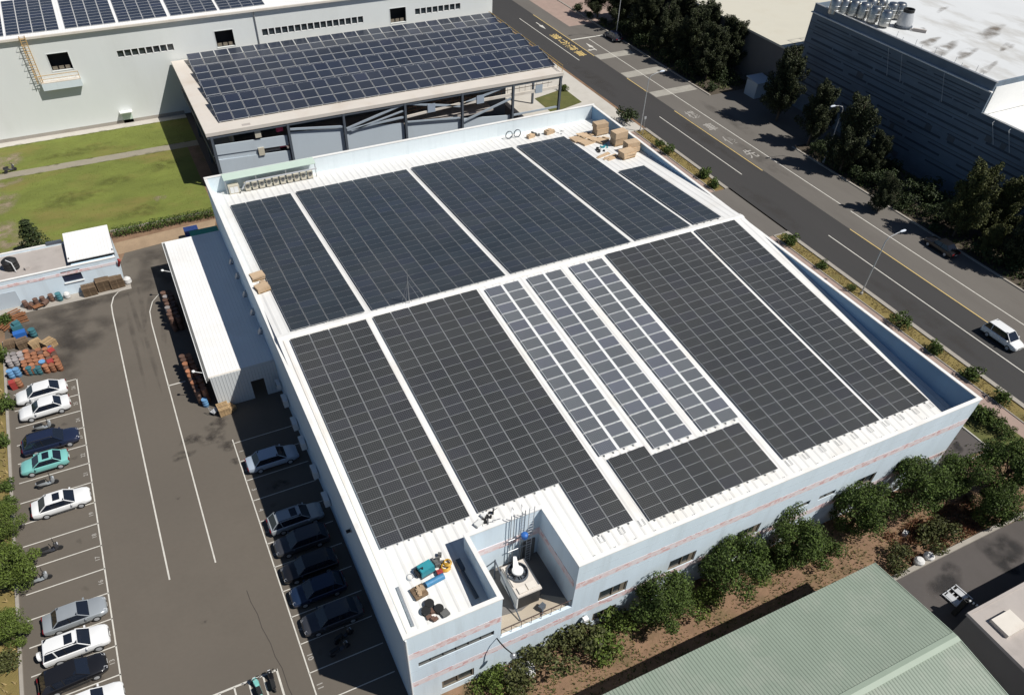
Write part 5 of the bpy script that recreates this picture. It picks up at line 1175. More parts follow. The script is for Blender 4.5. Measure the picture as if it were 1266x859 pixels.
# the drum stock at the left edge of the lot
for i in range(6):
    for j in range(6):
        x = -23.35+i*.60+j*.10; y = 52.35-j*.60-i*.12
        k = 'orange_drum' if g.random() < .84 else 'brown_drum'
        drum(k, x+g.uniform(-.05,.05), y+g.uniform(-.05,.05), .015, 'rusty orange steel drum standing in the close packed drum stock' if k == 'orange_drum' else 'dark brown steel drum standing among the orange drum stock', 'orange drums stacked at left edge' if k == 'orange_drum' else 'brown drums in the stock')
for i in range(3):
    for j in range(3): drum('grey_drum', -24.55+i*.6+.1*j, 52.5-j*.6-i*.1, .015, 'pale grey drum at the left side of the orange drum stock', 'grey drums in the stock')
for x, y, l in ((-24.35,49.5,'blue drum at lower left corner of the drum stock, leftmost'), (-23.75,49.55,'blue drum at lower left corner of the drum stock, second')): drum('blue_drum', x, y, .015, l, 'blue drums at the stock', 1.05)
drum('blue_drum', -21.3, 49.75, .015, 'blue drum beside the red bin at lower right of the drum stock', 'blue drums at the stock', 1.1)
for x, y in ((-22.6,49.3),(-22.1,49.2),(-21.75,49.05)): drum('teal_drum', x, y, .015, 'dark teal drum along the front of the drum stock', 'teal drums at the stock')
drum('teal_drum', -19.0, 61.5, .015, 'teal drum standing before the gatehouse beside rusty scrap', 'teal drums at the stock', 1.1)
drum('teal_drum', -22.0, 55.7, .015, 'teal drum alone behind the pallets of the drum stock', 'teal drums at the stock', 1.2)
drum('orange_drum', -23.7, 47.75, .015, 'rusty orange drum alone below the drum stock near white sedan', 'orange drums near the sedan', 1.1)
for i, (x, y, r, l) in enumerate(((-20.55,49.55,.2,'red plastic bin at right corner of the drum stock'),(-20.35,51.3,.5,'red plastic bin at right edge of the drum stock, upper one'),(-24.2,47.7,.1,'red plastic bin below the drum stock beside a rusty drum'))):
    t = thing('bin', l, 'bin', (x,y,.015), r, 'red bins at the drum stock')
    mb = MB(); mb.cbox((0,0,0), .5,.5,.85,0,0,1.15); mb.build('body', 'red_plastic', t, world=False); mb = MB(); mb.cbox((0,0,.85), .6,.6,.07); mb.build('lid', 'red_plastic', t, world=False)
mb = MB(); mb.cbox((0,0,0), .9,.6,.5,0,0,.95)
single(mb, 'crate', 'blue_plastic', 'blue plastic crate on the right side of the drum stock', 'crate', (-20.75,52.3,.015), rz=.3)
mb = MB(); mb.cbox((0,0,0), 1.1,.9,.9,0,0,.9); mb.cbox((.1,0,.9), .7,.5,.3,.3)
single(mb, 'crate', 'leaf_mid' if 0 else 'teal_drum', 'dark green crate stacked above the wooden junk at left edge', 'crate', (-23.5,57.4,.015), rz=.2)
mb = MB(); mb.cbox((0,0,0), 1.2,.7,.7)
single(mb, 'crate', 'blue_plastic', 'blue crate beside the dark green crate at left edge', 'crate', (-23.3,56.2,.015), rz=.1)
for i, (x, y, rz) in enumerate(((-24.0,60.2,.4),(-23.7,59.3,.2),(-24.3,58.9,.9))):
    mb = MB(); 
    for k in range(5): mb.cbox((g.uniform(-.2,.2),-.5+k*.25,.05+k*.09), 2.3,.2,.06,g.uniform(-.15,.15))
    mb.cbox((-.7,0,0), .1,1.1,.06); mb.cbox((.7,0,0), .1,1.1,.06)
    single(mb, 'plank_pile', 'rust', 'pile of rusty brown planks at left edge by the store', 'planks', (x,y,.015), 'plank piles at the left edge', rz=rz)
pal0 = {}
def pallet_stack(n, x, y, z, rz, label, group, m='old_wood', sx=1.2, sy=1.1, cat='pallets'):
    key = (n, m, sx)
    if key not in pal0:
        mb = MB()
        for k in range(n):
            h = k*.15
            for i in range(6): mb.box(-sx/2, sx/2, -sy/2+i*(sy-.13)/5, -sy/2+i*(sy-.13)/5+.13, h+.11, h+.135)
            for i in (-1,0,1): mb.box(i*(sx/2-.06)-.05, i*(sx/2-.06)+.05, -sy/2, sy/2, h+.02, h+.11)
            for i in (0,2.5,5): mb.box(-sx/2, sx/2, -sy/2+i*(sy-.13)/5, -sy/2+i*(sy-.13)/5+.13, h, h+.02)
        pal0[key] = single(mb, 'pallet_stack', m, label, cat, (x,y,z), group, rz=rz); return pal0[key]
    o = pal0[key].copy(); C.objects.link(o); o.location = (x,y,z); o.rotation_euler = (0,0,rz); o['label'] = label; o['group'] = group; return o
pallet_stack(7, -15.75, 61.45, .02, .05, 'stack of old brown pallets before the gatehouse, left of the three', 'pallet stacks by the gatehouse', sx=1.5)
pallet_stack(9, -14.15, 61.75, .02, .05, 'stack of old brown pallets before the gatehouse, middle of the three', 'pallet stacks by the gatehouse', sx=1.5)
pallet_stack(8, -12.75, 61.75, .02, .1, 'stack of old brown pallets before the gatehouse, right of the three', 'pallet stacks by the gatehouse', sx=1.5)
for i, (x, y, n, l) in enumerate(((-24.3,55.0,4,'weathered pallet stack left of the drum stock'),(-23.1,54.5,5,'weathered pallet stack behind the drum stock, second from left'),(-21.9,53.9,4,'weathered pallet stack behind the drum stock, third from left'),(-20.6,53.3,5,'weathered pallet stack at upper right corner of the drum stock'))):
    pallet_stack(n, x, y, .02, .2*i, l, 'pallets behind the drum stock', 'new_wood' if i > 1 else 'old_wood')
pallet_stack(6, -5.9, 35.6, .02, .1, 'wooden crate stack beside the near end of the canopy', 'pallets by the canopy', 'new_wood', sx=1.1)
pallet_stack(3, -5.3, 36.0-.2, .02, .5, 'low pallet leaning by the near end of the canopy', 'pallets by the canopy', 'new_wood', sx=.8)
# rusty scrap in front of the store
for i, x in enumerate((-22.5,-21.9,-21.4,-20.7,-20.3,-19.8)):
    drum('brown_drum', x, 61.6+.15*(i%2), .015, 'rusty brown drum in the scrap heap before the low store', 'rusty drums before the store', .95, lying=i%3==1)
t = thing('handcart', 'rusty handcart leaning in scrap heap before the low store', 'handcart', (-21.2,61.0,.015), .3)
mb = MB(); mb.cbox((0,0,.25), 1.2,.6,.06); mb.build('deck', 'rust', t, world=False)
mb = MB(); mb.tube([(-.6,-.25,.28),(-.85,-.25,1.0),(-.85,.25,1.0),(-.6,.25,.28)], .03, 5); mb.build('handle', 'rust', t, world=False)
for s in (-1,1):
    for x in (-.4,.4): mb = MB(); mb.lathe([(.04,-.03),(.12,-.03),(.12,.03),(.04,.03)], (x,s*.27,.13), 10, axis=1); mb.build('wheel', 'rubber', t, world=False)
mb = MB(); mb.lathe([(.1,0),(.34,.1),(.36,.5),(.2,.7),(.1,.72)], (0,0,0), 10)
single(mb, 'sack', 'sack_white', 'white bulging sack before the low store beside a teal drum', 'sack', (-18.2,61.7,.02), smooth=True)
mb = MB(); mb.lathe([(.3,0),(.45,.15),(.42,.6),(.2,.8),(.05,.82)], (0,0,0), 10)
single(mb, 'sack', 'sack_white', 'white bulging sack at the right end of the gatehouse', 'sack', (-11.6,61.9,.02), smooth=True)
# drums along the canopy edge
for j in range(8):
    for i in range(2):
        x = -8.15+i*.62+.12*(j%2); y = 55.6-j*.72
        k = 'brown_drum' if g.random() < .75 else 'grey_drum'
        for zz in (.015, .91): drum(k, x, y, zz, 'dark rusty drum in the upper double row along the canopy edge', 'drums in the upper canopy row')
for j in range(10):
    for i in range(2):
        x = -8.15+i*.62+.05*j; y = 43.6-j*.64
        k = 'orange_drum' if g.random() < .8 else 'brown_drum'
        for zz in (.015, .91): drum(k, x, y, zz, 'rust red drum in the lower double row along the canopy edge', 'drums in the lower canopy row')
drum('blue_drum', -7.35, 37.25, .015, 'pale blue drum closing the lower drum row at the canopy', 'blue drum at the canopy')
for o in C.objects:
    if o.name.startswith('drum') and o.get('group') in ('drums in the upper canopy row','drums in the lower canopy row'): pass
t = thing('trolley', 'small steel trolley by the near post of the canopy', 'trolley', (-6.7,35.9,.015), .6)
mb = MB(); mb.cbox((0,0,.3), .9,.55,.06); mb.build('deck', 'galvanised', t, world=False)
mb = MB(); mb.tube([(-.4,-.25,.3),(-.5,-.25,1.0),(-.5,.25,1.0),(-.4,.25,.3)], .025, 5); mb.build('handle', 'galvanised', t, world=False)
for sx_ in (-.35,.35):
    for s in (-1,1): mb = MB(); mb.lathe([(.03,-.03),(.1,-.03),(.1,.03),(.03,.03)], (sx_,s*.2,.1), 10, axis=1); mb.build('wheel', 'rubber', t, world=False)
# --- cartons on the main roof
def carton_stack(x, y, rz, sx, sy, hs, label, zoff=0.0, group='cardboard stacks on the roof', jitter=.08):
    """pallet with flat module cartons piled on it; each carton a thing"""
    z = zroof(y)+.02
    pallet_stack(1, x, y, z, rz, 'wooden pallet under the ' + label, 'roof pallets', 'new_wood', sx=sx, sy=sy, cat='pallet'); z += .14
    for k, h in enumerate(hs):
        mb = MB(); mb.cbox((0,0,0), sx*g.uniform(.96,1.04), sy*g.uniform(.96,1.03), h-.012)
        mb.cbox((0,0,h-.012), .08, sy*.9, .004)
        top = k == len(hs)-1
        single(mb, 'carton', 'cardboard', ('topmost carton of the ' if top else 'lowest carton of the ' if k == 0 else 'middle carton of the ') + label, 'carton', (x+g.uniform(-jitter,jitter), y+g.uniform(-jitter,jitter), z), group, rz=rz+g.uniform(-jitter,jitter)); z += h
carton_stack(49.75, 57.9, .05, 1.85, 1.15, (.75,.6), 'tall cardboard stack nearest the rear parapet corner')
carton_stack(50.05, 53.9, .05, 1.9, 1.15, (.8,.8), 'tall square cardboard stack beside the right parapet')
carton_stack(50.2, 51.2, .05, 1.85, 1.15, (.6,.6), 'cardboard stack second from front by the right parapet')
carton_stack(48.75, 50.0, .12, 1.9, 1.2, (.35,.22,.18), 'low untidy cardboard stack nearest the short array')
for i, (x, y, rz, l) in enumerate(((46.0,57.3,.1,'flat open carton lying at the left of the roof cardboard heap'),(47.4,57.9,.0,'flat open carton lying in the middle of the roof cardboard heap'),(46.5,55.9,.2,'flat open carton lying nearest the array in the cardboard heap'),(47.8,56.1,-.15,'crumpled carton lying between the flat cartons on roof'),(48.6,55.5,.4,'torn carton lying towards the square cardboard stack'))):
    mb = MB(); mb.cbox((0,0,0), 1.6,1.1,.22,0,0,.97); mb.cbox((.85,0,.2), .5,1.0,.02,.2); mb.cbox((-.3,.6,.21), 1.2,.35,.02,-.1)
    single(mb, 'carton', 'cardboard', l, 'carton', (x,y,zroof(y)+.02), 'loose cartons on the roof', rz=rz)
def lump(mb, rng, n, r, h):
    for k in range(n):
        a = rng.uniform(0,6.28); d = rng.uniform(0,r); mb.cbox((d*math.cos(a),d*math.sin(a),0), rng.uniform(.15,.4), rng.uniform(.1,.3), rng.uniform(.3,1)*h, rng.uniform(0,3))
mb = MB(); lump(mb, g, 9, .8, .25); mb.tube([(-.5,0,.05),(0,.4,.3),(.5,.1,.05)], .03, 5)
single(mb, 'tool_heap', 'black', 'heap of black clamps and tools on white roof between cartons', 'tools', (46.8,53.3,zroof(53.3)), rz=.3)
mb = MB(); lump(mb, g, 7, .6, .2)
single(mb, 'tool_heap', 'teal_machine', 'small heap of greenish fittings beside the black tools on roof', 'tools', (47.9,53.9,zroof(53.9)), rz=1.3)
for i, (x, y, rz) in enumerate(((46.4,51.6,.25),(46.9,50.8,.15),(47.2,50.4,.2))):
    mb = MB(); mb.cbox((0,0,0), 2.2,.35,.07); mb.cbox((.1,.15,.07), 1.9,.25,.05,.05)
    single(mb, 'plank', 'cardboard', 'brown plank lying flat beside the low cardboard stack on roof', 'plank', (x,y,zroof(y)+.015), 'planks on the roof', rz=rz)
for i, (x, y, l) in enumerate(((.95,42.0,'pair of cartons on white roof edge, the upper pile'),(.95,39.7,'pair of cartons on white roof edge, the lower pile'))):
    carton_stack(x, y, .1+.1*i, 1.25, .95, (.2,.18), l, group='cartons at the left eave')
mb = MB(); mb.cbox((0,0,0), .5,.4,.3,.4); mb.cbox((.4,-.2,0), .3,.3,.15)
single(mb, 'carton', 'cardboard', 'small torn carton between the two carton piles at left eave', 'carton', (1.2,40.8,zroof(40.8)+.02), 'cartons at the left eave')
# coils, bags by the back parapet
def ring(mb, c, r, th, axis='y', n=18, turns=1):
    for k in range(turns):
        pts = []
        for i in range(n+1):
            a = 2*math.pi*i/n; pts.append((c[0]+r*math.cos(a), c[1]+.04*k, c[2]+r*math.sin(a)) if axis == 'y' else (c[0]+r*math.cos(a)*(1-.08*k), c[1]+r*math.sin(a)*(1-.08*k), c[2]+th*(1+k)))
        mb.tube(pts, th, 5, cap=False)
for x, l in ((38.25,'left of two cable coils standing against the back parapet'),(39.45,'right of two cable coils standing against the back parapet')):
    mb = MB(); ring(mb, (0,0,.5), .48, .045, 'y', turns=3)
    single(mb, 'cable_coil', 'dark_steel', l, 'cable coil', (x,61.7,zroof(61.7)), 'cable coils by the back parapet')
for x, y, l, s in ((40.9,60.8,'brown carton by the back parapet beside the cable coils',.9),(43.7,60.9,'pile of brown cardboard by the back parapet near the corner',1.1)):
    mb = MB(); mb.cbox((0,0,0), 1.0*s,.6*s,.45*s,.2); mb.cbox((.5*s,.2,0), .7*s,.5*s,.3*s,-.3); mb.cbox((0,0,.45*s), .6*s,.4*s,.1,.5)
    single(mb, 'carton', 'cardboard', l, 'carton', (x,y,zroof(y)+.01), 'cartons by the back parapet')
mb = MB(); lump(mb, g, 8, .7, .45)
single(mb, 'tool_heap', 'frame_grey', 'heap of grey gear on the roof between brown cartons at back parapet', 'tools', (41.9,61.2,zroof(61.2)), rz=.6)
mb = MB(); lump(mb, g, 6, .8, .2)
single(mb, 'tool_heap', 'ac_white', 'scatter of pale scraps by the back parapet near the corner', 'tools', (45.3,60.8,zroof(60.8)), rz=.2)
# --- heap on the front left block
t = thing('generator', 'teal generator set standing on the front white roof block', 'generator', (3.5,5.2,zroof(5.2)), .2)
mb = MB(); mb.cbox((0,0,.1), 1.1,.75,.6,0,0,.92); mb.build('housing', 'teal_machine', t, world=False)
mb = MB(); mb.box(-.6,.6,-.4,-.34,0,.12); mb.box(-.6,.6,.34,.4,0,.12); mb.build('skid', 'dark_steel', t, world=False)
mb = MB(); mb.tube([(-.3,-.1,.68),(-.3,-.1,.9),(-.45,-.1,.95)], .05, 6); mb.build('exhaust', 'black', t, world=False)
mb = MB(); mb.cbox((-.5,.1,.1), .5,.6,.35); mb.build('battery_box', 'black', t, world=False)
mb = MB(); ring(mb, (0,0,0), .35, .05, 'z', turns=4); ring(mb, (.25,.2,.15), .28, .05, 'z', turns=3)
single(mb, 'cable_coil', 'yellow_plastic', 'yellow cable coil beside the teal generator on the roof', 'cable coil', (4.85,4.9,zroof(4.9)+.02))
mb = MB(); mb.cbox((0,0,0), .4,.35,.4); mb.tube([(-.15,0,.4),(0,0,.5),(.15,0,.4)], .03, 5)
single(mb, 'fuel_can', 'red_plastic', 'red can between the generator and yellow cable coil', 'can', (4.3,4.6,zroof(4.6)+.01))
mb = MB(); lump(mb, g, 8, .55, .45)
single(mb, 'tool_heap', 'frame_grey', 'grey tool heap behind the yellow cable coil on front roof block', 'tools', (4.5,5.55,zroof(5.5)), rz=.2)
mb = MB(); mb.tube([(-.75,0,.24),(-.7,0,.24),(.7,.05,.22),(.75,.05,.22)], [.12,.24,.24,.12], 10)
single(mb, 'tarp_roll', 'blue_tarp', 'rolled blue tarpaulin lying beside the generator', 'tarpaulin', (3.75,4.15,zroof(4.2)+.02), rz=.1, smooth=True)
pallet_stack(2, 2.45, 3.85, zroof(3.9)+.02, .15, 'small pallet with scraps beside the rolled blue tarpaulin', 'pallets on the front block', 'old_wood', sx=.95, sy=.9)
mb = MB(); lump(mb, g, 9, .35, .22)
single(mb, 'scrap_heap', 'cardboard', 'scraps and tins lying on the small pallet beside blue tarpaulin', 'scrap', (2.45,3.85,zroof(3.9)+.32))
for x, y, l in ((2.75,2.75,'black cable reel furthest back of the three on front block'),(2.35,2.35,'black cable reel leftmost of the three on front block'),(3.2,2.15,'black cable reel nearest the parapet of the three on front block')):
    t = thing('cable_reel', l, 'cable reel', (x,y,zroof(y)), 0, 'cable reels on the front block')
    mb = MB(); mb.lathe([(.1,0),(.33,0),(.33,.04),(.1,.04)], (0,0,0), 16); mb.lathe([(.1,.3),(.33,.3),(.33,.34),(.1,.34)], (0,0,0), 16); mb.build('flange', 'black', t, world=False)
    mb = MB(); mb.lathe([(.12,.04),(.26,.05),(.26,.29),(.12,.3)], (0,0,0), 14); mb.build('cable', 'frame_grey', t, world=False)
mb = MB(); lump(mb, g, 8, .45, .3)
single(mb, 'tool_heap', 'brown_drum', 'heap of dark brown gear beside the black cable reels', 'tools', (2.75,1.9,zroof(1.9)), rz=.9)
mb = MB(); mb.cbox((0,0,0), .55,.5,.22)
single(mb, 'crate', 'frame_grey', 'grey crate right of the black cable reels near front parapet', 'crate', (3.45,1.75,zroof(1.8)), rz=.25)
mb = MB(); mb.tube([(1.25,4.8,zroof(4.8)+.12),(1.18,1.75,zroof(1.75)+.12)], .1, 8)
single(mb, 'pipe', 'steel', 'long grey pipe lying beside the left parapet of front block', 'pipe', (1.2,3.3,zroof(3.3)), world=True)
mb = MB(); ring(mb, (0,0,0), .28, .025, 'z', turns=3)
single(mb, 'cable_coil', 'galvanised', 'thin pale cable coil lying left of the generator', 'cable coil', (2.35,5.2,zroof(5.2)+.01))
mb = MB(); lump(mb, g, 8, .9, .35); mb.tube([(-.9,-.5,.05),(0,.3,.1),(.9,.2,.05)], .03, 5)
single(mb, 'tool_heap', 'black', 'black bags and tools at the foot of second grey array above terrace', 'tools', (9.6,7.4,zroof(7.4)), rz=.4)
mb = MB(); mb.cbox((0,0,0), .7,.4,.25); mb.cbox((.7,.2,0), .3,.3,.3); 
single(mb, 'toolbox', 'ac_white', 'pale toolbox on roof between the two left grey arrays', 'toolbox', (8.5,7.2,zroof(7.2)), rz=.4)
mb = MB(); mb.tube([(5.75,4.9,zroof(4.9)+.1),(5.9,1.9,zroof(1.9)+.1)], .16, 8); mb.cbox((5.85,4.6,zroof(4.6)),.35,.9,.35)
single(mb, 'duct', 'dark_steel', 'dark duct lying in the shaded strip beside the terrace parapet', 'duct', (5.9,3.5,zroof(3.5)), world=True)
# --- lower right yard
p = at(1183, 738, .1)
t = thing('steel_rack', 'flat galvanised rack lying on the dark yard by the striped pole', 'rack', (p.x,p.y,.02), .1)
mb = MB()
for k in range(5): mb.box(-.9,.9,-.8+k*.38,-.72+k*.38,.05,.12)
for k in range(4): mb.box(-.9+k*.58,-.8+k*.58,-.8,.8,.12,.2)
mb.build('bars', 'galvanised', t, world=False)
mb = MB(); mb.box(-.8,-.3,-.6,.6,.2,.24); mb.box(.2,.7,-.5,.5,.2,.24); mb.build('tray', 'galvanised', t, world=False)
p0, p1 = at(1196, 741, 2.2), at(1213, 751, 2.2)
t = thing('striped_pole', 'black and white striped barrier pole at the flat building corner', 'pole', (p0.x,p0.y,.02))
dv = p1-p0
for k in range(8):
    mb = MB(); mb.tube([dv*(k/8)+Vector((0,0,2.18)), dv*((k+1)/8)+Vector((0,0,2.18))], .1, 8); mb.build('stripe', 'white_paint' if k%2 else 'black', t, world=False)
mb = MB(); mb.cbox((0,0,0), .35,.35,2.1); mb.build('post', 'black', t, world=False)
for (px, py, l) in ((1136,694,'white bulky bag at the yard kerb, left of the pair'),(1148,688,'white bulky bag at the yard kerb, right of the pair')):
    p = at(px, py, .3); mb = MB(); mb.lathe([(.25,0),(.42,.1),(.45,.45),(.3,.65),(.08,.7)], (0,0,0), 10)
    single(mb, 'sack', 'sack_white', l, 'sack', (p.x,p.y,.01), 'white bags at the kerb', smooth=True)
p = at(1119, 659, .2); mb = MB(); mb.cbox((0,0,0), .55,.4,.35)
single(mb, 'carton', 'sack_white', 'small white box lying on the brown soil strip before the trees', 'box', (p.x,p.y,.01), rz=.4)
# things by the front wall
mb = MB(); mb.cbox((0,0,0), .5,.4,.35)
t = thing('wall_light', 'small white floodlight on the front wall below the first window', 'lamp', (13.9,0,2.35)); mb = MB(); mb.cbox((0,-.3,0), .4,.35,.3); mb.build('head', 'white_paint', t, world=False); mb = MB(); mb.box(-.06,.06,-.2,0,.1,.2); mb.build('mount', 'black', t, world=False)
mb = MB(); mb.cbox((0,0,0), .8,.6,1.3,0,0,.1)
single(mb, 'tent_cover', 'grey_blue_wall', 'pointed grey cover standing at the foot of front wall', 'cover', (7.4,-.9,.01), rz=.4)
for i, (x, y) in enumerate(((8.4,-.8),(9.0,-.9),(8.8,-1.4))):
    mb = MB(); mb.lathe([(.2,0),(.4,.12),(.4,.4),(.2,.55),(.05,.58)], (0,0,0), 9); single(mb, 'sack', 'sack_white', 'pale sack heaped at the foot of front wall below the terrace', 'sack', (x,y,.01), 'pale sacks below the terrace', smooth=True)
# ================================================================== STREET LAMPS
def lamp(x, y, h, dx, dy, label, arm=1.9):
    t = thing('street_lamp', label, 'street lamp', (x,y,.02), 0, 'street lamps along the road')
    mb = MB(); mb.lathe([(.2,0),(.2,.25),(.12,.3)], (0,0,0), 10); mb.build('base', 'concrete', t, world=False)
    mb = MB(); mb.tube([(0,0,.2),(0,0,h*.6),(0,0,h-.6),(dx*.3,dy*.3,h-.15),(dx*arm*.6,dy*arm*.6,h+.1),(dx*arm,dy*arm,h+.2)], [.085,.07,.055,.05,.045,.04], 8); mb.build('pole', 'galvanised', t, world=False, smooth=True)
    mb = MB(); mb.tube([(dx*(arm-.1),dy*(arm-.1),h+.2),(dx*(arm+.15),dy*(arm+.15),h+.22),(dx*(arm+.6),dy*(arm+.6),h+.22),(dx*(arm+.8),dy*(arm+.8),h+.2)], [.06,.14,.15,.07], 8); mb.build('lamp_head', 'lamp_head', t, world=False, smooth=True)
    return t
lamp(67.4, 24.3, 7.8, 1, .0, 'tall street lamp on planted strip, arm over the dark road')
lamp(67.2, 72.0, 8.6, 1, .0, 'tall street lamp at the far tip of the planted strip')
lamp(87.2, 52.0, 8.6, -1, .0, 'street lamp beyond the road standing among trees before the tall factory')
lamp(85.6, 108.5, 9.5, -1, .0, 'street lamp beside the navy car at the first crossing')
t = thing('marker_post', 'short grey post at the planted strip beside the far street lamp', 'post', (66.7,70.6,0))
mb = MB(); mb.tube([(0,0,0),(0,0,3.0)], .05, 6); mb.build('pole', 'steel', t, world=False); mb = MB(); mb.cbox((0,0,2.6), .35,.1,.4); mb.build('box', 'galvanised', t, world=False)
# ================================================================== TREES AND SHRUBS
# dark trees across the road
FAR = [(90.0,113.5,1.0,0),(91.0,105.5,1.05,1),(90.2,98.5,.95,2),(91.3,91.5,1.05,0),(90.8,85.5,1.0,1),(95.5,101.0,1.1,2),(95.8,93.5,1.05,0),(95.2,85.8,1.05,1),(94.5,109.5,1.05,2),(89.3,120.5,.85,0),(94.2,117.2,.95,1)]
FL = ['dark roadside tree at the top end of the tree belt','second dark roadside tree from the top of the belt','third dark roadside tree from the top of the belt','dark roadside tree beside the second crossing','dark roadside tree at the near end of the belt, by third crossing','dark tree behind the belt opposite the second crossing','dark tree behind the belt against the warehouse wall','dark tree behind the near end of the belt','dark tree behind the top end of the belt','small dark tree at the very top edge beyond the lamp','small dark tree at the top edge behind its neighbour']
for (x,y,s,v), l in zip(FAR, FL): plant('plume', 'leaf_pine', 'roadside_tree', l, 'tree', (x-.6,y,0), s*1.22, group='dark trees across the road', variant=v, sz=s*1.02)
for (px,py,s,v,l) in ((960,150,1.25,1,'dark tree at the corner of the tall factory by the entrance'),(1038,212,1.2,2,'dark brownish tree in front of the tall factory beside the street lamp'),(1178,292,1.12,0,'tallest green tree before the low end of the tall factory'),(1262,335,1.15,1,'dark tree at the right edge beyond the parked black car'),(1085,262,.62,2,'low bushy tree at the kerb before the tall factory'),(1215,318,.5,0,'small tree beside the tallest tree at the kerb'),(998,180,1.05,0,'dark tree between the entrance corner and the street lamp'),(1072,218,.75,1,'dark tree right of the street lamp before the tall factory'),(1222,296,1.0,2,'dark tree right of the tallest tree against the factory wall')):
    p = at(px,py,0); plant('plume', 'leaf_olive' if 'tallest' in l else 'leaf_pine', 'roadside_tree', l, 'tree', (p.x,p.y,0), s, group='trees before the tall factory', variant=v)
for (px,py,s,l) in ((712,14,1.3,'round dark bush at the top edge beyond the side lane'),(728,22,1.2,'dark bush beside the round bush at the top edge'),(745,30,1.0,'dark low bush near the navy parked car'),(1100,262,1.0,'low dark bush at the far kerb between two trees'),(1145,290,1.0,'low dark bush at the far kerb left of the parked black car'),(925,98,1.4,'dark bush beside the pale shed'),(880,112,1.2,'dark bush at the near end of the tree belt')):
    p = at(px,py,0); plant('shrub', 'leaf_dark', 'shrub', l, 'shrub', (max(p.x,87),p.y,0), s, variant=int(px)%2, group='bushes across the road')
tufts('undergrowth', 'dark undergrowth beneath the trees across the road', 'undergrowth', [(87,97,80,117),(87,96.5,2,56)], 9000, .35, 'green_tuft', .01, 4)
gg = random.Random(31)
for k, (x, y) in enumerate(((88.6,54),(89.5,49.5),(88.4,45.5),(89.6,42),(88.5,36.5),(89.8,33),(88.2,23.5),(90,19.5),(89,15),(89.4,110),(88.6,103),(88.7,95),(88.4,88.5),(92.5,82.5),(93.5,47),(93,37))):
    plant('tangle', 'leaf_dark', 'thicket', 'dark shaded thicket growing low between the trunks across the road', 'bush', (x,y,0), gg.uniform(1.2,1.7), variant=k%3, group='thickets across the road', rz=1.57)
# front strip trees
FRONT = [(1130,604,1.0,0),(1062,634,1.0,1),(978,668,1.0,2),(905,705,1.02,0),(818,745,.95,1),(1187,590,.85,2),(1243,585,1.05,0),(1236,625,.8,1)]
FN = ['leafy tree before the front wall, second from the right corner','leafy tree before the front wall, third from right','leafy tree before the front wall in the middle of the row','leafy tree before the front wall, second from left','leafy tree before the front wall, leftmost and below the first window','smaller leafy tree beyond the right front corner','dark leafy tree at right edge beyond the corner','low dark tree at the right edge over the yard kerb']
for (px,py,s,v), l in zip(FRONT, FN):
    p = at(px,py,2.7); plant('broad', 'leaf_mid', 'leafy_tree', l, 'tree', (p.x,p.y,0), s, group='trees before the front wall', variant=v, sz=s*1.12)
for (px,py,s,l,k) in ((758,785,1.35,'broad bright bush below the terrace at right','leaf_bright'),(705,800,1.5,'broad olive bush below the terrace','leaf_olive'),(650,822,1.2,'straggly bush below the terrace at left','leaf_olive'),(598,838,1.0,'straggly green plant at the foot of front wall near the left corner','leaf_bright'),(870,745,1.0,'undergrowth bush between the two leftmost front trees','leaf_bright'),(945,705,1.0,'undergrowth bush between the middle front trees','leaf_bright'),(1020,685,1.0,'undergrowth bush between the right front trees','leaf_mid'),(1158,665,1.2,'dry tangled bush beside the yard kerb','leaf_olive'),(1112,690,.9,'dry tangled bush by the green roof corner','leaf_olive')):
    p = at(px,py,.6); plant('tangle', k, 'bush', l, 'bush', (p.x,min(p.y,-1.2),0), s, variant=int(px)%3, group='bushes on the front strip', rz=0.2)
tufts('weeds', 'dry straw coloured weeds on the brown soil strip', 'weeds', [(2,54,-6.6,-.3)], 9000, .13, 'straw', .01, 2)
tufts('weeds', 'rust coloured weeds by the yard kerb at right', 'weeds', [(42.5,53,-6.6,-3.2)], 4500, .2, 'rust_weed', .012, 3)
tufts('weeds', 'low green weeds below the front trees', 'weeds', [(4,54,-5.6,-.4)], 4500, .17, 'green_tuft', .01, 5)
# planted strip and verge
for (px,py,s,l) in ((775,148,1.9,'dark shrub at the far tip of planted strip beside the lamp'),(805,180,.9,'low shrub on planted strip just past the far lamp'),(826,186,1.1,'round shrub on the upper planted strip'),(872,216,1.35,'shrub near the lower end of the upper planted strip'),(884,228,1.2,'shrub at the end of upper planted strip by the driveway'),(977,297,1.45,'dense shrub at the driveway end of lower planted strip'),(1014,328,.9,'small shrub second on the lower planted strip'),(1048,356,.6,'brownish low shrub beside the near street lamp'),(1108,400,1.3,'shrub on planted strip below the near street lamp'),(1157,432,1.25,'round shrub on planted strip beside the parapet corner'),(1200,464,1.3,'shrub on planted strip level with the white van'),(1236,493,1.2,'last shrub on planted strip at right edge')):
    p = at(px,py,.5); plant('shrub', 'leaf_mid' if s < 1.6 else 'leaf_dark', 'shrub', l, 'shrub', (min(max(p.x,66.9),67.6) if px > 790 else p.x,p.y,0), s, variant=int(px)%3, group='shrubs on the planted strip')
for (px,py,s,l) in ((1212,513,1.6,'dark bushy shrub on the verge beside the footway'),(1228,523,1.3,'green shrub on the verge right of the corner'),(1243,533,1.0,'low shrub on the verge at right edge'),(1236,555,.7,'small brown shrub on verge above the dark tree')):
    p = at(px,py,.6); plant('shrub', 'leaf_mid', 'shrub', l, 'shrub', (p.x,p.y,0), s, variant=int(px)%3, group='shrubs on the verge')
p = at(697,112,0); plant('shrub', 'leaf_bright', 'shrub', 'shrub in the small grass patch beside the parking deck', 'shrub', (p.x,p.y,0), 1.0)
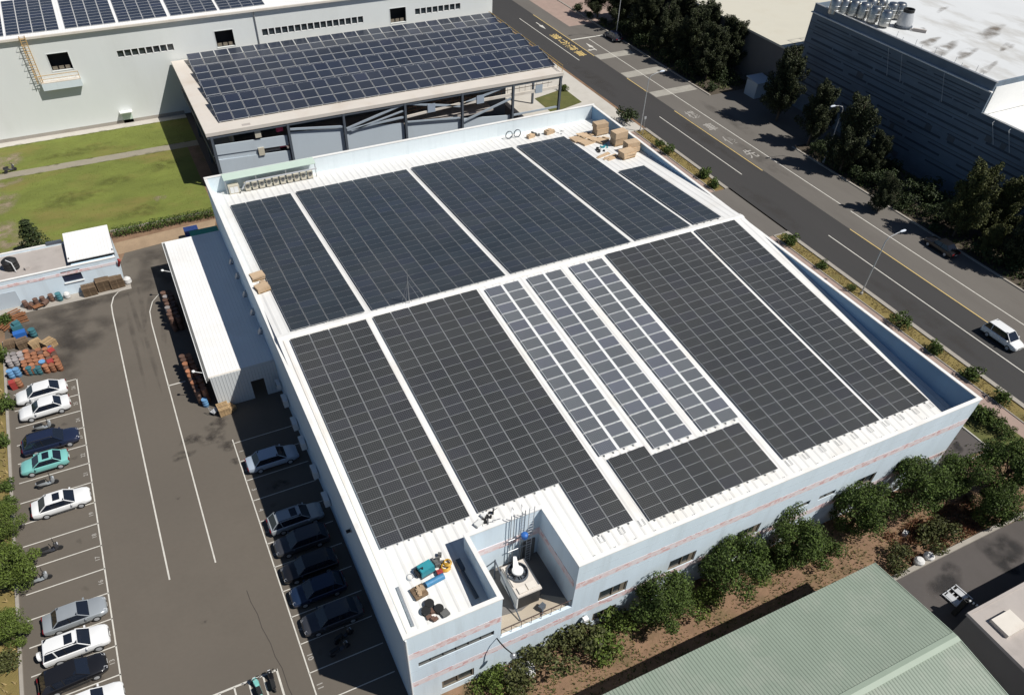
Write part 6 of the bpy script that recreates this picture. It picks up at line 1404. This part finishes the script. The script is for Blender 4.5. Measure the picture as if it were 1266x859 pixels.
p = at(660,48,0); plant('tiers', 'leaf_bright', 'conifer', 'small green tree behind the yellow railing of the parking deck', 'tree', (62,104,0), 1.0)
tufts('dry_grass', 'dry yellowish grass on the planted strip', 'grass', [(66.45,68.1,0,38),(66.45,68.1,52,72)], 5000, .13, 'straw', .015, 6)
tufts('verge_weeds', 'green weeds on the roadside verge', 'grass', [(52,64.3,-4,38)], 3500, .14, 'green_tuft', .012, 7)
tufts('lawn_tufts', 'short uneven grass of the lawn', 'grass', [(-26,.8,74.4,94),(-26,2.4,96.3,104)], 9000, .07, 'lawn_blade', .01, 8)
# hedge behind the lawn wall
rng = random.Random(21); mb = MB()
x = -11.6
while x < .6:
    leaves(mb, (x, 73.0+rng.uniform(-.15,.15), .65), (.5,.8,.65), 110, .2, rng, shell=.3); x += .42
mb.build('tmp', 'leaf_mid'); o = C.objects[-1]; o.name = 'hedge'; tag(o, 'clipped dark hedge between the lawn and the dirt strip', 'hedge')
# left edge
plant('tiers', 'leaf_dark', 'conifer', 'tiered dark conifer behind the low store at the lawn edge', 'tree', (-20.6,72.6,0), 1.0, variant=0)
plant('shrub', 'leaf_mid', 'shrub', 'shrub between the lawn and the store roof at left', 'shrub', (-24.5,71.5,0), 1.5)
plant('shrub', 'leaf_mid', 'shrub', 'low shrub right of the tiered conifer', 'shrub', (-18.2,71.5,0), 1.0, variant=1)
for (px,py,s,v,l,k) in ((14,700,.82,1,'spreading bright tree at left edge overhanging the parking bays','broad'),(2,640,.6,0,'small leafy tree at left edge above the overhanging tree','broad'),(4,775,.62,2,'small leafy tree at left edge below the overhanging tree','broad')):
    p = at(px,py,2.2); plant(k, 'leaf_bright', 'leafy_tree', l, 'tree', (p.x,p.y,0), s, variant=v, group='trees along the left edge')
for (px,py,s,l) in ((6,500,1.3,'shrub in the left bed beside the top white sedan'),(5,545,1.0,'shrub in the left bed beside the navy estate'),(8,600,.9,'shrub in the left bed beside the lower scooter'),(8,622,.9,'shrub in the left bed beside the white saloon'),(8,820,1.1,'pale shrub in left bed near the bottom edge'),(6,440,1.3,'shrub at left edge beside the drum stock'),(6,395,1.2,'shrub at left edge beside the rusty planks'),(4,365,1.2,'shrub at left edge before the low store')):
    p = at(px,py,.5); plant('shrub', 'leaf_olive' if py > 800 else 'leaf_mid', 'shrub', l, 'shrub', (p.x,p.y,0), s, variant=int(py)%3, group='shrubs in the left bed')
tufts('bed_grass', 'dry grass and weeds in the left planting bed', 'grass', [(-31,-25.3,5,55)], 1800, .3, 'straw', .012, 9)
# garden bits on the path
p = at(14,213,0); t = thing('scooter', 'dark scooter parked on the garden path at left edge', 'scooter', (p.x,p.y,.02), .4)
src = [o for o in C.objects if o.get('label') == 'dark scooter alone in an empty bay'][0]
for ch in src.children:
    c = ch.copy(); C.objects.link(c); c.parent = t
    for q in ch.children: d = q.copy(); C.objects.link(d); d.parent = c
